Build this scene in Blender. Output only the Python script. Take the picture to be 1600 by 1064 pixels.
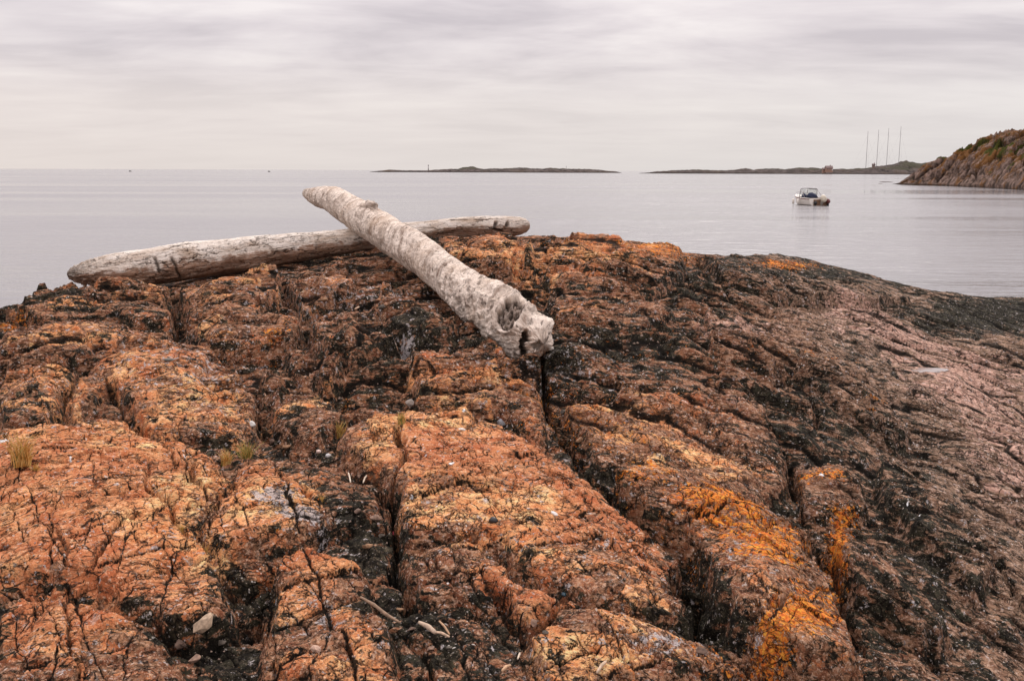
import bpy, math, random
import numpy as np
from mathutils import Matrix, Vector

random.seed(7)
rng = np.random.default_rng(11)
for o in list(bpy.data.objects):
    bpy.data.objects.remove(o)
S = bpy.context.scene
C = S.collection
R = math.radians

# ------------------------------------------------------------------ camera
CAM_H = 3.6
PITCH = R(9.68)
ROLL = R(0.2)
cam = bpy.data.cameras.new('camera')
cam.lens = 35.0
cam.sensor_width = 36.0
cam.clip_start = 0.05
cam.clip_end = 60000
camo = bpy.data.objects.new('camera', cam)
C.objects.link(camo)
camo.matrix_world = (Matrix.Translation((0, 0, CAM_H)) @ Matrix.Rotation(math.pi/2 - PITCH, 4, 'X')
                     @ Matrix.Rotation(ROLL, 4, 'Z'))
S.camera = camo

# ------------------------------------------------------------------ sky
SUN_EL, SUN_AZ = R(42), R(14)          # azimuth clockwise from +Y (ahead of the camera, to the right)
W = bpy.data.worlds.new('World')
S.world = W
W.use_nodes = True
nt = W.node_tree
nt.nodes.clear()


def N(t, kind, **kw):
    n = t.nodes.new(kind)
    for k, v in kw.items():
        setattr(n, k, v)
    return n


def math_node(t, op, a, b=None, clamp=False):
    n = N(t, 'ShaderNodeMath', operation=op, use_clamp=clamp)
    for i, v in enumerate((a, b)):
        if v is None:
            continue
        if isinstance(v, (int, float)):
            n.inputs[i].default_value = v
        else:
            t.links.new(v, n.inputs[i])
    return n.outputs[0]


def ramp(t, fac, stops, interp='LINEAR'):
    n = N(t, 'ShaderNodeValToRGB')
    n.color_ramp.interpolation = interp
    el = n.color_ramp.elements
    while len(el) < len(stops):
        el.new(0.5)
    for e, (p, c) in zip(el, stops):
        e.position = p
        e.color = (c, c, c, 1) if isinstance(c, (int, float)) else (*c, 1)
    t.links.new(fac, n.inputs[0])
    return n.outputs[0]


def mixc(t, fac, a, b, blend='MIX'):
    n = N(t, 'ShaderNodeMix', data_type='RGBA', blend_type=blend)
    for s, v in ((0, fac), (6, a), (7, b)):
        if isinstance(v, (int, float)):
            n.inputs[s].default_value = v
        elif isinstance(v, tuple):
            n.inputs[s].default_value = (*v, 1)
        else:
            t.links.new(v, n.inputs[s])
    return n.outputs[2]


def noise(t, vec, scale, detail=4, rough=0.55, dist=0.0):
    n = N(t, 'ShaderNodeTexNoise')
    n.inputs['Scale'].default_value = scale
    n.inputs['Detail'].default_value = detail
    n.inputs['Roughness'].default_value = rough
    n.inputs['Distortion'].default_value = dist
    t.links.new(vec, n.inputs['Vector'])
    return n.outputs['Fac']


def voro(t, vec, scale, feature='F1', out='Distance', rand=1.0):
    n = N(t, 'ShaderNodeTexVoronoi', feature=feature)
    n.inputs['Scale'].default_value = scale
    n.inputs['Randomness'].default_value = rand
    t.links.new(vec, n.inputs['Vector'])
    return n.outputs[out]


def mapping(t, vec, scale=(1, 1, 1), rot=(0, 0, 0), loc=(0, 0, 0)):
    n = N(t, 'ShaderNodeMapping')
    n.inputs['Scale'].default_value = scale
    n.inputs['Rotation'].default_value = rot
    n.inputs['Location'].default_value = loc
    t.links.new(vec, n.inputs['Vector'])
    return n.outputs[0]


sky = N(nt, 'ShaderNodeTexSky', sky_type='NISHITA')
sky.sun_disc = False
sky.sun_elevation = SUN_EL
sky.sun_rotation = SUN_AZ
sky.dust_density = 3.0
tc = N(nt, 'ShaderNodeTexCoord')
sep = N(nt, 'ShaderNodeSeparateXYZ')
nt.links.new(tc.outputs['Generated'], sep.inputs[0])
zz = math_node(nt, 'MAXIMUM', sep.outputs[2], 0.0)
# cloud layer: directions projected on a flat cloud base
den = math_node(nt, 'ADD', zz, 0.11)
cx = math_node(nt, 'DIVIDE', sep.outputs[0], den)
cy = math_node(nt, 'DIVIDE', sep.outputs[1], den)
comb = N(nt, 'ShaderNodeCombineXYZ')
nt.links.new(cx, comb.inputs[0]); nt.links.new(cy, comb.inputs[1])
cv = mapping(nt, comb.outputs[0], scale=(0.85, 1.0, 1), rot=(0, 0, R(-14)))
n1 = noise(nt, cv, 1.0, 6, 0.55, 0.5)
n2 = noise(nt, mapping(nt, comb.outputs[0], scale=(1.6, 2.9, 1), rot=(0, 0, R(-8)), loc=(3, 7, 0)), 0.8, 5, 0.5, 0.35)
cl = math_node(nt, 'ADD', math_node(nt, 'MULTIPLY', n1, 0.62), math_node(nt, 'MULTIPLY', n2, 0.38))
cloud = ramp(nt, cl, [(0.38, (0.47, 0.43, 0.465)), (0.49, (0.61, 0.56, 0.585)), (0.61, (0.74, 0.69, 0.695))])
# clearer, paler and warmer towards the horizon, brighter towards the zenith as overcast skies are
hz = ramp(nt, zz, [(0.0, 1.0), (0.05, 0.75), (0.12, 0.12), (0.2, 0.0)], 'EASE')
warm = ramp(nt, math_node(nt, 'ADD', math_node(nt, 'MULTIPLY', sep.outputs[0], -0.5), 0.5),
            [(0.2, (0.74, 0.72, 0.715)), (0.75, (0.845, 0.76, 0.715))])
c1 = mixc(nt, math_node(nt, 'MULTIPLY', hz, 0.9), cloud, warm)
zen = ramp(nt, zz, [(0.0, 1.0), (0.2, 1.0), (1.0, 1.0)])
zg = math_node(nt, 'ADD', 1.0, math_node(nt, 'MULTIPLY', math_node(nt, 'POWER', zz, 1.1), 2.1))
vm = N(nt, 'ShaderNodeVectorMath', operation='SCALE')
nt.links.new(c1, vm.inputs[0]); nt.links.new(zg, vm.inputs['Scale'])
bgc = N(nt, 'ShaderNodeBackground'); nt.links.new(vm.outputs[0], bgc.inputs[0]); bgc.inputs[1].default_value = 1.0
bgs = N(nt, 'ShaderNodeBackground'); nt.links.new(sky.outputs[0], bgs.inputs[0]); bgs.inputs[1].default_value = 0.08
mx = N(nt, 'ShaderNodeMixShader'); mx.inputs[0].default_value = 0.94
nt.links.new(bgs.outputs[0], mx.inputs[1]); nt.links.new(bgc.outputs[0], mx.inputs[2])
wo = N(nt, 'ShaderNodeOutputWorld'); nt.links.new(mx.outputs[0], wo.inputs[0])

sun = bpy.data.lights.new('sun', 'SUN')
sun.energy = 1.5
sun.angle = R(22)
sun.color = (1.0, 0.95, 0.88)
suno = bpy.data.objects.new('sun', sun)
C.objects.link(suno)
sd = Vector((math.sin(SUN_AZ)*math.cos(SUN_EL), math.cos(SUN_AZ)*math.cos(SUN_EL), math.sin(SUN_EL)))
suno.rotation_euler = sd.to_track_quat('Z', 'Y').to_euler()
suno.location = sd*50

S.render.engine = 'CYCLES'
S.view_settings.view_transform = 'Standard'
S.view_settings.look = 'None'
S.view_settings.gamma = 1.0
S.view_settings.exposure = 0.0
S.view_settings.use_curve_mapping = False

# ------------------------------------------------------------------ helpers
F = 1556.0


def ray(px, py):
    dx, dy = px-800.0, py-532.0
    a = ROLL
    u = dx*math.cos(a)+dy*math.sin(a)
    v = -dx*math.sin(a)+dy*math.cos(a)
    # camera frame -> world
    cp, sp = math.cos(PITCH), math.sin(PITCH)
    return np.array([u/F, cp - (v/F)*sp, -sp - (v/F)*cp])


def P(px, py, Y):
    d = ray(px, py)
    return np.array([0, 0, CAM_H]) + d*(Y/d[1])


def project(x, y, z):
    z = z-CAM_H
    cp, sp = math.cos(PITCH), math.sin(PITCH)
    depth = y*cp - z*sp
    u = x/depth*F
    v = -(y*sp + z*cp)/depth*F
    a = ROLL
    return 800+u*math.cos(a)-v*math.sin(a), 532+u*math.sin(a)+v*math.cos(a)


def tagd(o, label=None, cat=None, group=None, kind=None):
    if label: o['label'] = label
    if cat: o['category'] = cat
    if group: o['group'] = group
    if kind: o['kind'] = kind
    return o


def mesh_obj(name, verts, faces, mat=None, parent=None, smooth=True, fs=None):
    me = bpy.data.meshes.new(name)
    if isinstance(faces, np.ndarray):
        nv = len(verts); nf, k = faces.shape
        me.vertices.add(nv)
        me.vertices.foreach_set('co', np.ascontiguousarray(verts, dtype=np.float32).ravel())
        me.loops.add(nf*k)
        me.loops.foreach_set('vertex_index', faces.astype(np.int32).ravel())
        me.polygons.add(nf)
        me.polygons.foreach_set('loop_start', np.arange(0, nf*k, k, dtype=np.int32))
        me.polygons.foreach_set('loop_total', np.full(nf, k, dtype=np.int32))
        me.update(calc_edges=True)
    else:
        me.from_pydata([tuple(v) for v in verts], [], faces)
        me.update()
    if smooth:
        me.polygons.foreach_set('use_smooth', np.ones(len(me.polygons), dtype=bool))
    if mat:
        for m in (mat if isinstance(mat, (list, tuple)) else [mat]):
            me.materials.append(m)
    o = bpy.data.objects.new(name, me)
    C.objects.link(o)
    if parent is not None:
        o.parent = parent
    return o


def empty(name, loc, rz=0.0):
    o = bpy.data.objects.new(name, None)
    C.objects.link(o)
    o.empty_display_size = 0.2
    o.location = loc
    o.rotation_euler = (0, 0, rz)
    return o


def grid_faces(nr, nc, wrap=False):
    i = np.arange(nr-1)[:, None]*nc
    j = np.arange(nc if wrap else nc-1)[None, :]
    jn = (j+1) % nc
    a = i+j; b = i+jn
    return np.stack([a, b, b+nc, a+nc], -1).reshape(-1, 4)


def add_attr(me, name, arr):
    a = me.attributes.new(name, 'FLOAT_VECTOR', 'POINT')
    a.data.foreach_set('vector', np.ascontiguousarray(arr, dtype=np.float32).ravel())


# --- numpy noise
_ang = rng.random((256, 256))*2*np.pi
_gx, _gy = np.cos(_ang), np.sin(_ang)
_jx, _jy = rng.random((256, 256)), rng.random((256, 256))
_r1, _r2, _r3 = rng.random((256, 256)), rng.random((256, 256)), rng.random((256, 256))


def pn(x, y, s=0):
    x = x+s*17.31; y = y+s*9.77
    xi = np.floor(x).astype(np.int64); yi = np.floor(y).astype(np.int64)
    xf = x-xi; yf = y-yi
    u = xf*xf*xf*(xf*(xf*6-15)+10); v = yf*yf*yf*(yf*(yf*6-15)+10)
    x0 = xi & 255; x1 = (xi+1) & 255; y0 = yi & 255; y1 = (yi+1) & 255
    a = _gx[x0, y0]*xf+_gy[x0, y0]*yf
    b = _gx[x1, y0]*(xf-1)+_gy[x1, y0]*yf
    c = _gx[x0, y1]*xf+_gy[x0, y1]*(yf-1)
    d = _gx[x1, y1]*(xf-1)+_gy[x1, y1]*(yf-1)
    return ((a+(b-a)*u)*(1-v)+(c+(d-c)*u)*v)*1.5


def fbm(x, y, octv=4, gain=0.5, s=0):
    t = 0; a = 1.0; f = 1.0
    for k in range(octv):
        t = t+a*pn(x*f, y*f, s+k*3)
        a *= gain; f *= 2.03
    return t


def ridged(x, y, octv=4, gain=0.5, s=0):
    t = 0; a = 1.0; f = 1.0
    for k in range(octv):
        t = t+a*(1-2*np.abs(pn(x*f, y*f, s+k*3)))
        a *= gain; f *= 2.03
    return t


def cells(x, y, s=0, jit=0.9):
    """F2-F1 edge measure, random values and the offset to the nearest seed"""
    x = x+s*31.7; y = y+s*13.3
    xi = np.floor(x).astype(np.int64); yi = np.floor(y).astype(np.int64)
    f1 = np.full(x.shape, 9.0); f2 = np.full(x.shape, 9.0)
    ra = np.zeros(x.shape); rb = np.zeros(x.shape); rc = np.zeros(x.shape)
    ox = np.zeros(x.shape); oy = np.zeros(x.shape)
    for di in (-1, 0, 1):
        for dj in (-1, 0, 1):
            ci = (xi+di) & 255; cj = (yi+dj) & 255
            dx = xi+di+0.5+(_jx[ci, cj]-0.5)*jit-x
            dy = yi+dj+0.5+(_jy[ci, cj]-0.5)*jit-y
            d = np.sqrt(dx*dx+dy*dy)
            m = d < f1
            f2 = np.where(m, f1, np.minimum(f2, d))
            f1 = np.where(m, d, f1)
            ra = np.where(m, _r1[ci, cj], ra); rb = np.where(m, _r2[ci, cj], rb); rc = np.where(m, _r3[ci, cj], rc)
            ox = np.where(m, dx, ox); oy = np.where(m, dy, oy)
    return f2-f1, ra, rb, rc, ox, oy


def sstep(a, b, x):
    t = np.clip((x-a)/(b-a), 0, 1)
    return t*t*(3-2*t)


def tps_fit(pts, lam=1e-3):
    xy = pts[:, :2]; n = len(pts)
    d = np.linalg.norm(xy[:, None]-xy[None], axis=2)
    K = np.where(d > 0, d*d*np.log(d+1e-9), 0)+lam*np.eye(n)
    Pm = np.hstack([np.ones((n, 1)), xy])
    A = np.zeros((n+3, n+3)); A[:n, :n] = K; A[:n, n:] = Pm; A[n:, :n] = Pm.T
    w = np.linalg.solve(A, np.concatenate([pts[:, 2], np.zeros(3)]))
    return xy, w


def tps_eval(fit, x, y):
    xy, w = fit
    z = w[-3]+w[-2]*x+w[-1]*y
    for k in range(len(xy)):
        r2 = (x-xy[k, 0])**2+(y-xy[k, 1])**2
        z = z+w[k]*0.5*r2*np.log(r2+1e-12)
    return z


# ------------------------------------------------------------------ materials
def new_mat(name):
    m = bpy.data.materials.new(name)
    m.use_nodes = True
    t = m.node_tree
    return m, t, t.nodes['Principled BSDF']


def plain(name, col, rough=0.6, metallic=0.0, var=0.12, scale=30, bump=0.0):
    m, t, b = new_mat(name)
    tcn = N(t, 'ShaderNodeTexCoord')
    n = noise(t, tcn.outputs['Object'], scale, 5)
    dark = tuple(c*(1-var*2) for c in col); lite = tuple(min(1, c*(1+var)) for c in col)
    t.links.new(mixc(t, ramp(t, n, [(0.3, 0.0), (0.7, 1.0)]), dark, lite), b.inputs['Base Color'])
    b.inputs['Roughness'].default_value = rough
    b.inputs['Metallic'].default_value = metallic
    if bump:
        bn = N(t, 'ShaderNodeBump'); bn.inputs['Strength'].default_value = 0.6
        bn.inputs['Distance'].default_value = bump
        t.links.new(n, bn.inputs['Height']); t.links.new(bn.outputs[0], b.inputs['Normal'])
    return m


def attr(t, name):
    a = N(t, 'ShaderNodeAttribute', attribute_name=name)
    s = N(t, 'ShaderNodeSeparateXYZ')
    t.links.new(a.outputs['Vector'], s.inputs[0])
    return a.outputs['Vector'], s.outputs


def rock_material():
    m, t, b = new_mat('bedrock')
    tcn = N(t, 'ShaderNodeTexCoord'); ob = tcn.outputs['Object']
    _, z1 = attr(t, 'zone_a')      # tan, dark, orange lichen
    _, z2 = attr(t, 'zone_b')      # pink, crack soil and painted crevice shade, pale stain
    _, z3 = attr(t, 'zone_c')      # block random, grey crust, foliated side
    M = lambda op, a_, b_=None: math_node(t, op, a_, b_)
    jit = lambda n, k: M('MULTIPLY', M('SUBTRACT', n, 0.5), k)
    # grain of the rock follows the folded layering (metres across, metres along, height)
    fol, _f = attr(t, 'layering')
    sF = mapping(t, fol, scale=(1.0, 0.33, 1.2))
    sF2 = mapping(t, fol, scale=(1.0, 0.60, 1.0), loc=(4, 2, 1))

    def streak(sc, det=7, ro=0.7, di=0.3):
        return noise(t, sF, sc, det, ro, di)

    nA = noise(t, ob, 9, 8, 0.68, 0.4)
    nB = streak(38)
    nS = streak(13, 8, 0.72, 0.5)
    nC = noise(t, ob, 130, 5, 0.7)
    nD = noise(t, ob, 3.1, 5, 0.6, 0.5)
    nE = noise(t, mapping(t, ob, loc=(5, 2, 9)), 21, 8, 0.75, 0.6)
    nF = noise(t, sF2, 58, 6, 0.75, 0.3)
    nG = noise(t, mapping(t, ob, loc=(7, 1, 2)), 1.3, 4, 0.6, 0.3)
    # weathered brown base with maroon, olive and pale flakes
    base = mixc(t, ramp(t, nB, [(0.38, 0.0), (0.56, 1.0)]), (0.030, 0.020, 0.014), (0.40, 0.235, 0.145))
    base = mixc(t, ramp(t, nE, [(0.44, 0.0), (0.58, 0.8)]), base, (0.24, 0.095, 0.050))
    base = mixc(t, ramp(t, nF, [(0.52, 0.0), (0.60, 0.8)]), base, (0.52, 0.37, 0.28))
    gb_ = mixc(t, ramp(t, nB, [(0.38, 0.0), (0.58, 1.0)]), (0.028, 0.024, 0.018), (0.34, 0.255, 0.195))
    gb_ = mixc(t, ramp(t, nF, [(0.52, 0.0), (0.60, 0.7)]), gb_, (0.52, 0.41, 0.34))
    base = mixc(t, M('MULTIPLY', z3[2], 0.75), base, gb_)
    # rust skin
    tanc = mixc(t, ramp(t, nA, [(0.36, 0.0), (0.62, 1.0)]), (0.50, 0.195, 0.070), (0.82, 0.53, 0.29))
    tanc = mixc(t, ramp(t, nG, [(0.42, 0.6), (0.55, 0.0)]), tanc, (0.40, 0.135, 0.065))
    tanc = mixc(t, ramp(t, nC, [(0.38, 0.55), (0.5, 0.0)]), tanc, (0.24, 0.085, 0.035))
    tanc = mixc(t, ramp(t, nF, [(0.54, 0.0), (0.66, 0.55)]), tanc, (0.88, 0.68, 0.50))
    tanc = mixc(t, ramp(t, nB, [(0.38, 0.85), (0.45, 0.0)]), tanc, (0.065, 0.036, 0.025))
    tf = M('ADD', z1[0], jit(nE, 1.3)); tf = M('ADD', tf, jit(nS, 1.7)); tf = M('ADD', tf, jit(z3[0], 0.45))
    col = mixc(t, ramp(t, tf, [(0.42, 0.0), (0.52, 1.0)]), base, tanc)
    # pink granite
    pf = M('ADD', z2[0], jit(nS, 2.2))
    pk = mixc(t, ramp(t, nF, [(0.38, 0.0), (0.62, 1.0)]), (0.30, 0.18, 0.14), (0.66, 0.48, 0.40))
    pk = mixc(t, ramp(t, nB, [(0.34, 0.9), (0.46, 0.0)]), pk, (0.075, 0.05, 0.042))
    col = mixc(t, ramp(t, pf, [(0.42, 0.0), (0.54, 0.95)]), col, pk)
    # dark grey-green lichen crust; its mask also paints shade into crevices
    df = M('ADD', z1[1], jit(nA, 1.4)); df = M('ADD', df, jit(nS, 2.0))
    dk = mixc(t, ramp(t, nE, [(0.42, 0.0), (0.60, 1.0)]), (0.012, 0.012, 0.009), (0.075, 0.074, 0.052))
    dk = mixc(t, ramp(t, nF, [(0.54, 0.0), (0.64, 0.65)]), dk, (0.22, 0.18, 0.14))
    col = mixc(t, ramp(t, df, [(0.44, 0.0), (0.54, 0.95)]), col, dk)
    # pale grey-lilac crustose lichen, in patches and dots
    gf = M('ADD', z3[1], jit(noise(t, mapping(t, ob, loc=(9, 1, 4)), 24, 7, 0.72), 2.1))
    gf = ramp(t, gf, [(0.50, 0.0), (0.56, 0.85)])
    gcol = mixc(t, ramp(t, nC, [(0.35, 0.0), (0.6, 1.0)]), (0.25, 0.225, 0.22), (0.58, 0.54, 0.53))
    col = mixc(t, gf, col, gcol)
    wv_ = N(t, 'ShaderNodeVectorMath', operation='ADD'); nn0 = N(t, 'ShaderNodeTexNoise'); nn0.inputs['Scale'].default_value = 40; nn0.inputs['Detail'].default_value = 4
    t.links.new(ob, nn0.inputs['Vector'])
    s0 = N(t, 'ShaderNodeVectorMath', operation='SCALE'); s0.inputs['Scale'].default_value = 0.03
    t.links.new(nn0.outputs['Color'], s0.inputs[0]); t.links.new(ob, wv_.inputs[0]); t.links.new(s0.outputs[0], wv_.inputs[1])
    vd = voro(t, mapping(t, wv_.outputs[0], loc=(1, 1, 1)), 48, 'SMOOTH_F1')
    dots = M('MULTIPLY', ramp(t, vd, [(0.13, 1.0), (0.19, 0.0)]), ramp(t, nD, [(0.45, 0.0), (0.56, 1.0)]))
    col = mixc(t, M('MULTIPLY', dots, 0.8), col, (0.62, 0.57, 0.53))
    vd2 = voro(t, mapping(t, wv_.outputs[0], loc=(4, 3, 1)), 100, 'F1')
    dots2 = M('MULTIPLY', ramp(t, vd2, [(0.14, 1.0), (0.22, 0.0)]), ramp(t, nE, [(0.48, 0.0), (0.56, 1.0)]))
    col = mixc(t, M('MULTIPLY', dots2, 0.75), col, (0.56, 0.46, 0.39))
    # orange lichen
    of = M('ADD', z1[2], jit(noise(t, mapping(t, ob, loc=(2, 6, 4)), 40, 8, 0.8), 2.2)); of = M('ADD', of, jit(nS, 1.2))
    oc = mixc(t, ramp(t, nF, [(0.4, 0.0), (0.6, 1.0)]), (0.50, 0.13, 0.012), (0.82, 0.37, 0.035))
    ofr = ramp(t, of, [(0.50, 0.0), (0.56, 0.95)])
    col = mixc(t, ofr, col, oc)
    # black lichen filaments and soil lodged in hairline cracks, shade painted into wider ones
    def fil(n_, w_, amt):
        return M('MULTIPLY', ramp(t, M('ABSOLUTE', M('SUBTRACT', n_, 0.5)), [(0.0, 1.0), (w_, 0.0)]), amt)
    f1 = fil(streak(7.5, 7, 0.62, 0.7), 0.014, ramp(t, nD, [(0.41, 0.0), (0.54, 1.0)]))
    f2 = fil(noise(t, mapping(t, ob, loc=(3, 3, 8), scale=(1, 0.7, 1), rot=(0, 0, R(-25))), 6.5, 6, 0.58, 0.4), 0.011, ramp(t, nG, [(0.40, 0.0), (0.53, 1.0)]))
    v3w = N(t, 'ShaderNodeTexVoronoi', feature='DISTANCE_TO_EDGE')
    vadd = N(t, 'ShaderNodeVectorMath', operation='ADD')
    nn = N(t, 'ShaderNodeTexNoise'); nn.inputs['Scale'].default_value = 5; nn.inputs['Detail'].default_value = 6
    t.links.new(ob, nn.inputs['Vector'])
    sc = N(t, 'ShaderNodeVectorMath', operation='SCALE'); sc.inputs['Scale'].default_value = 0.20
    t.links.new(nn.outputs['Color'], sc.inputs[0])
    t.links.new(mapping(t, ob, scale=(1, 0.55, 1), rot=(0, 0, R(40))), vadd.inputs[0]); t.links.new(sc.outputs[0], vadd.inputs[1])
    v3w.inputs['Scale'].default_value = 12
    t.links.new(vadd.outputs[0], v3w.inputs['Vector'])
    hair = M('MULTIPLY', ramp(t, v3w.outputs['Distance'], [(0.010, 1.0), (0.040, 0.0)]), ramp(t, nS, [(0.42, 0.0), (0.54, 1.0)]))
    lines = M('MAXIMUM', hair, M('MAXIMUM', f1, f2))
    col = mixc(t, M('MULTIPLY', lines, 0.85), col, (0.022, 0.016, 0.012))
    cr = M('MULTIPLY', z2[1], 1.0); crn = M('ADD', cr, jit(nF, 0.8))
    crk = ramp(t, crn, [(0.34, 0.0), (0.60, 0.93)])
    col = mixc(t, crk, col, (0.018, 0.014, 0.010))  # wide crevices blackened in colour to deepen their shade
    # bird lime / quartz
    wf = M('ADD', z2[2], jit(noise(t, ob, 48, 5, 0.7), 1.5))
    col = mixc(t, ramp(t, wf, [(0.5, 0.0), (0.6, 0.95)]), col, (0.80, 0.77, 0.74))
    gm_ = N(t, 'ShaderNodeGamma'); gm_.inputs[1].default_value = 1.42
    t.links.new(col, gm_.inputs[0])
    hs_ = N(t, 'ShaderNodeHueSaturation'); hs_.inputs['Saturation'].default_value = 0.96; hs_.inputs['Hue'].default_value = 0.5030
    t.links.new(gm_.outputs[0], hs_.inputs['Color'])
    col = mixc(t, 1.0, hs_.outputs[0], (1.62, 1.62, 1.62), 'MULTIPLY')
    col = mixc(t, 1.0, col, (0.86, 0.86, 0.86), 'DARKEN')
    t.links.new(col, b.inputs['Base Color'])
    b.inputs['Roughness'].default_value = 0.86
    b.inputs['Specular IOR Level'].default_value = 0.10
    h = M('ADD', M('MULTIPLY', nB, 1.2), M('MULTIPLY', nC, 0.40))
    h = M('ADD', h, M('MULTIPLY', nS, 2.4))
    h = M('ADD', h, M('MULTIPLY', nE, 0.7))
    h = M('ADD', h, M('MULTIPLY', nF, 0.5))
    h = M('SUBTRACT', h, M('MULTIPLY', lines, 0.7))
    h = M('ADD', h, M('MULTIPLY', gf, 0.08)); h = M('ADD', h, M('MULTIPLY', ofr, 0.15))
    bn = N(t, 'ShaderNodeBump'); bn.inputs['Strength'].default_value = 1.0; bn.inputs['Distance'].default_value = 0.010
    t.links.new(h, bn.inputs['Height']); t.links.new(bn.outputs[0], b.inputs['Normal'])
    return m


def wood_material(name, kind):
    m, t, b = new_mat(name)
    v, s = attr(t, 'grain')        # metres along, metres round, brownness
    _, q = attr(t, 'wear')         # crack and painted hole shade, cavity, brown
    if kind == 'spiral':
        gv = mapping(t, v, scale=(1.0, 1.0, 1), rot=(0, 0, R(38)))
        fl = noise(t, mapping(t, gv, scale=(48, 12, 1)), 1.0, 7, 0.72, 0.6)
        br = noise(t, mapping(t, gv, scale=(11, 4, 1)), 1.0, 7, 0.7, 0.8)
        fine = noise(t, mapping(t, gv, scale=(190, 50, 1)), 1.0, 4, 0.7)
        c0, c1, cd = (0.31, 0.225, 0.17), (0.86, 0.735, 0.62), (0.060, 0.040, 0.030)
    else:
        gv = v
        fl = noise(t, mapping(t, gv, scale=(11, 60, 1)), 1.0, 7, 0.7, 1.2)
        br = noise(t, mapping(t, gv, scale=(3.0, 9, 1)), 1.0, 6, 0.65, 0.8)
        fine = noise(t, mapping(t, gv, scale=(45, 240, 1)), 1.0, 4, 0.7)
        c0, c1, cd = (0.54, 0.42, 0.32), (0.92, 0.83, 0.73), (0.075, 0.045, 0.03)
    col = mixc(t, ramp(t, br, [(0.34, 0.0), (0.56, 1.0)]), c0, c1)
    col = mixc(t, ramp(t, fine, [(0.34, 0.4), (0.48, 0.0)]), col, (0.25, 0.19, 0.15))
    col = mixc(t, ramp(t, fl, [(0.365, 0.9), (0.445, 0.0)]), col, cd)
    warmn = noise(t, mapping(t, gv, scale=(3, 3, 1), loc=(4, 4, 0)), 1.0, 5, 0.6)
    col = mixc(t, ramp(t, warmn, [(0.5, 0.0), (0.72, 0.45)]), col, (0.48, 0.32, 0.20))
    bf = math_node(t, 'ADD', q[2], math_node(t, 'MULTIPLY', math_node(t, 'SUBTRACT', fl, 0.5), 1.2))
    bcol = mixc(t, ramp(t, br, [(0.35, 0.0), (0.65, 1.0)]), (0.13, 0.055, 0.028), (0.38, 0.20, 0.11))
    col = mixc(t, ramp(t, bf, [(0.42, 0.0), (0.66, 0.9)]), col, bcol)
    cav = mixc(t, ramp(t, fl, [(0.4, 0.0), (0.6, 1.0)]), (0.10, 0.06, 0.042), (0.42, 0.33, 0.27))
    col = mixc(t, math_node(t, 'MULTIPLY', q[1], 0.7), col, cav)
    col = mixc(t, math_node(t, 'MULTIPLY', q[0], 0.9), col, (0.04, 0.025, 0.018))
    t.links.new(col, b.inputs['Base Color'])
    b.inputs['Roughness'].default_value = 0.8
    b.inputs['Specular IOR Level'].default_value = 0.10
    hs = math_node(t, 'ADD', fl, math_node(t, 'MULTIPLY', fine, 0.35))
    bn = N(t, 'ShaderNodeBump'); bn.inputs['Strength'].default_value = 0.9; bn.inputs['Distance'].default_value = 0.016
    t.links.new(hs, bn.inputs['Height']); t.links.new(bn.outputs[0], b.inputs['Normal'])
    return m


def water_material(name='sea_water', near=True):
    m, t, b = new_mat(name)
    tcn = N(t, 'ShaderNodeTexCoord'); ob = tcn.outputs['Object']
    w1 = noise(t, mapping(t, ob, scale=(0.5, 1.7, 1), rot=(0, 0, R(4))), 0.9, 4, 0.55, 0.6)
    w2 = noise(t, mapping(t, ob, scale=(0.05, 0.22, 1), rot=(0, 0, R(-6))), 1.0, 5, 0.55, 0.4)
    w3 = noise(t, mapping(t, ob, scale=(2.2, 6.5, 1)), 1.0, 3, 0.5)
    h = math_node(t, 'ADD', math_node(t, 'MULTIPLY', w1, 0.16), math_node(t, 'MULTIPLY', w2, 0.35))
    h = math_node(t, 'ADD', h, math_node(t, 'MULTIPLY', w3, 0.012))
    bn = N(t, 'ShaderNodeBump'); bn.inputs['Strength'].default_value = 0.8; bn.inputs['Distance'].default_value = 1.0
    t.links.new(h, bn.inputs['Height']); t.links.new(bn.outputs[0], b.inputs['Normal'])
    b.inputs['Base Color'].default_value = (0.22, 0.21, 0.212, 1)
    wp = noise(t, mapping(t, ob, scale=(0.006, 0.030, 1), rot=(0, 0, R(5))), 1.0, 5, 0.55, 0.6)
    rr_ = N(t, 'ShaderNodeMapRange'); t.links.new(wp, rr_.inputs[0])
    for i_, v_ in ((1, 0.35), (2, 0.65), (3, 0.05), (4, 0.24)): rr_.inputs[i_].default_value = v_
    t.links.new(rr_.outputs[0], b.inputs['Roughness'])
    st_ = N(t, 'ShaderNodeMapRange'); t.links.new(wp, st_.inputs[0])
    for i_, v_ in ((1, 0.35), (2, 0.65), (3, 0.5), (4, 1.0)): st_.inputs[i_].default_value = v_
    t.links.new(st_.outputs[0], bn.inputs['Strength'])
    b.inputs['IOR'].default_value = 1.34
    return m


MAT_ROCK = rock_material()
MAT_WATER = water_material()

# ------------------------------------------------------------------ sea
sz = 40000
sea = mesh_obj('sea', [(-sz, -60, 0), (sz, -60, 0), (sz, sz, 0), (-sz, sz, 0)], [(0, 1, 2, 3)], MAT_WATER, smooth=False)
tagd(sea, kind='structure')
sb = mesh_obj('seabed', [(-300, -60, -6), (300, -60, -6), (300, 400, -6), (-300, 400, -6)], [(0, 1, 2, 3)],
              plain('seabed', (0.08, 0.075, 0.06)), smooth=False)
tagd(sb, kind='structure')

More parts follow.
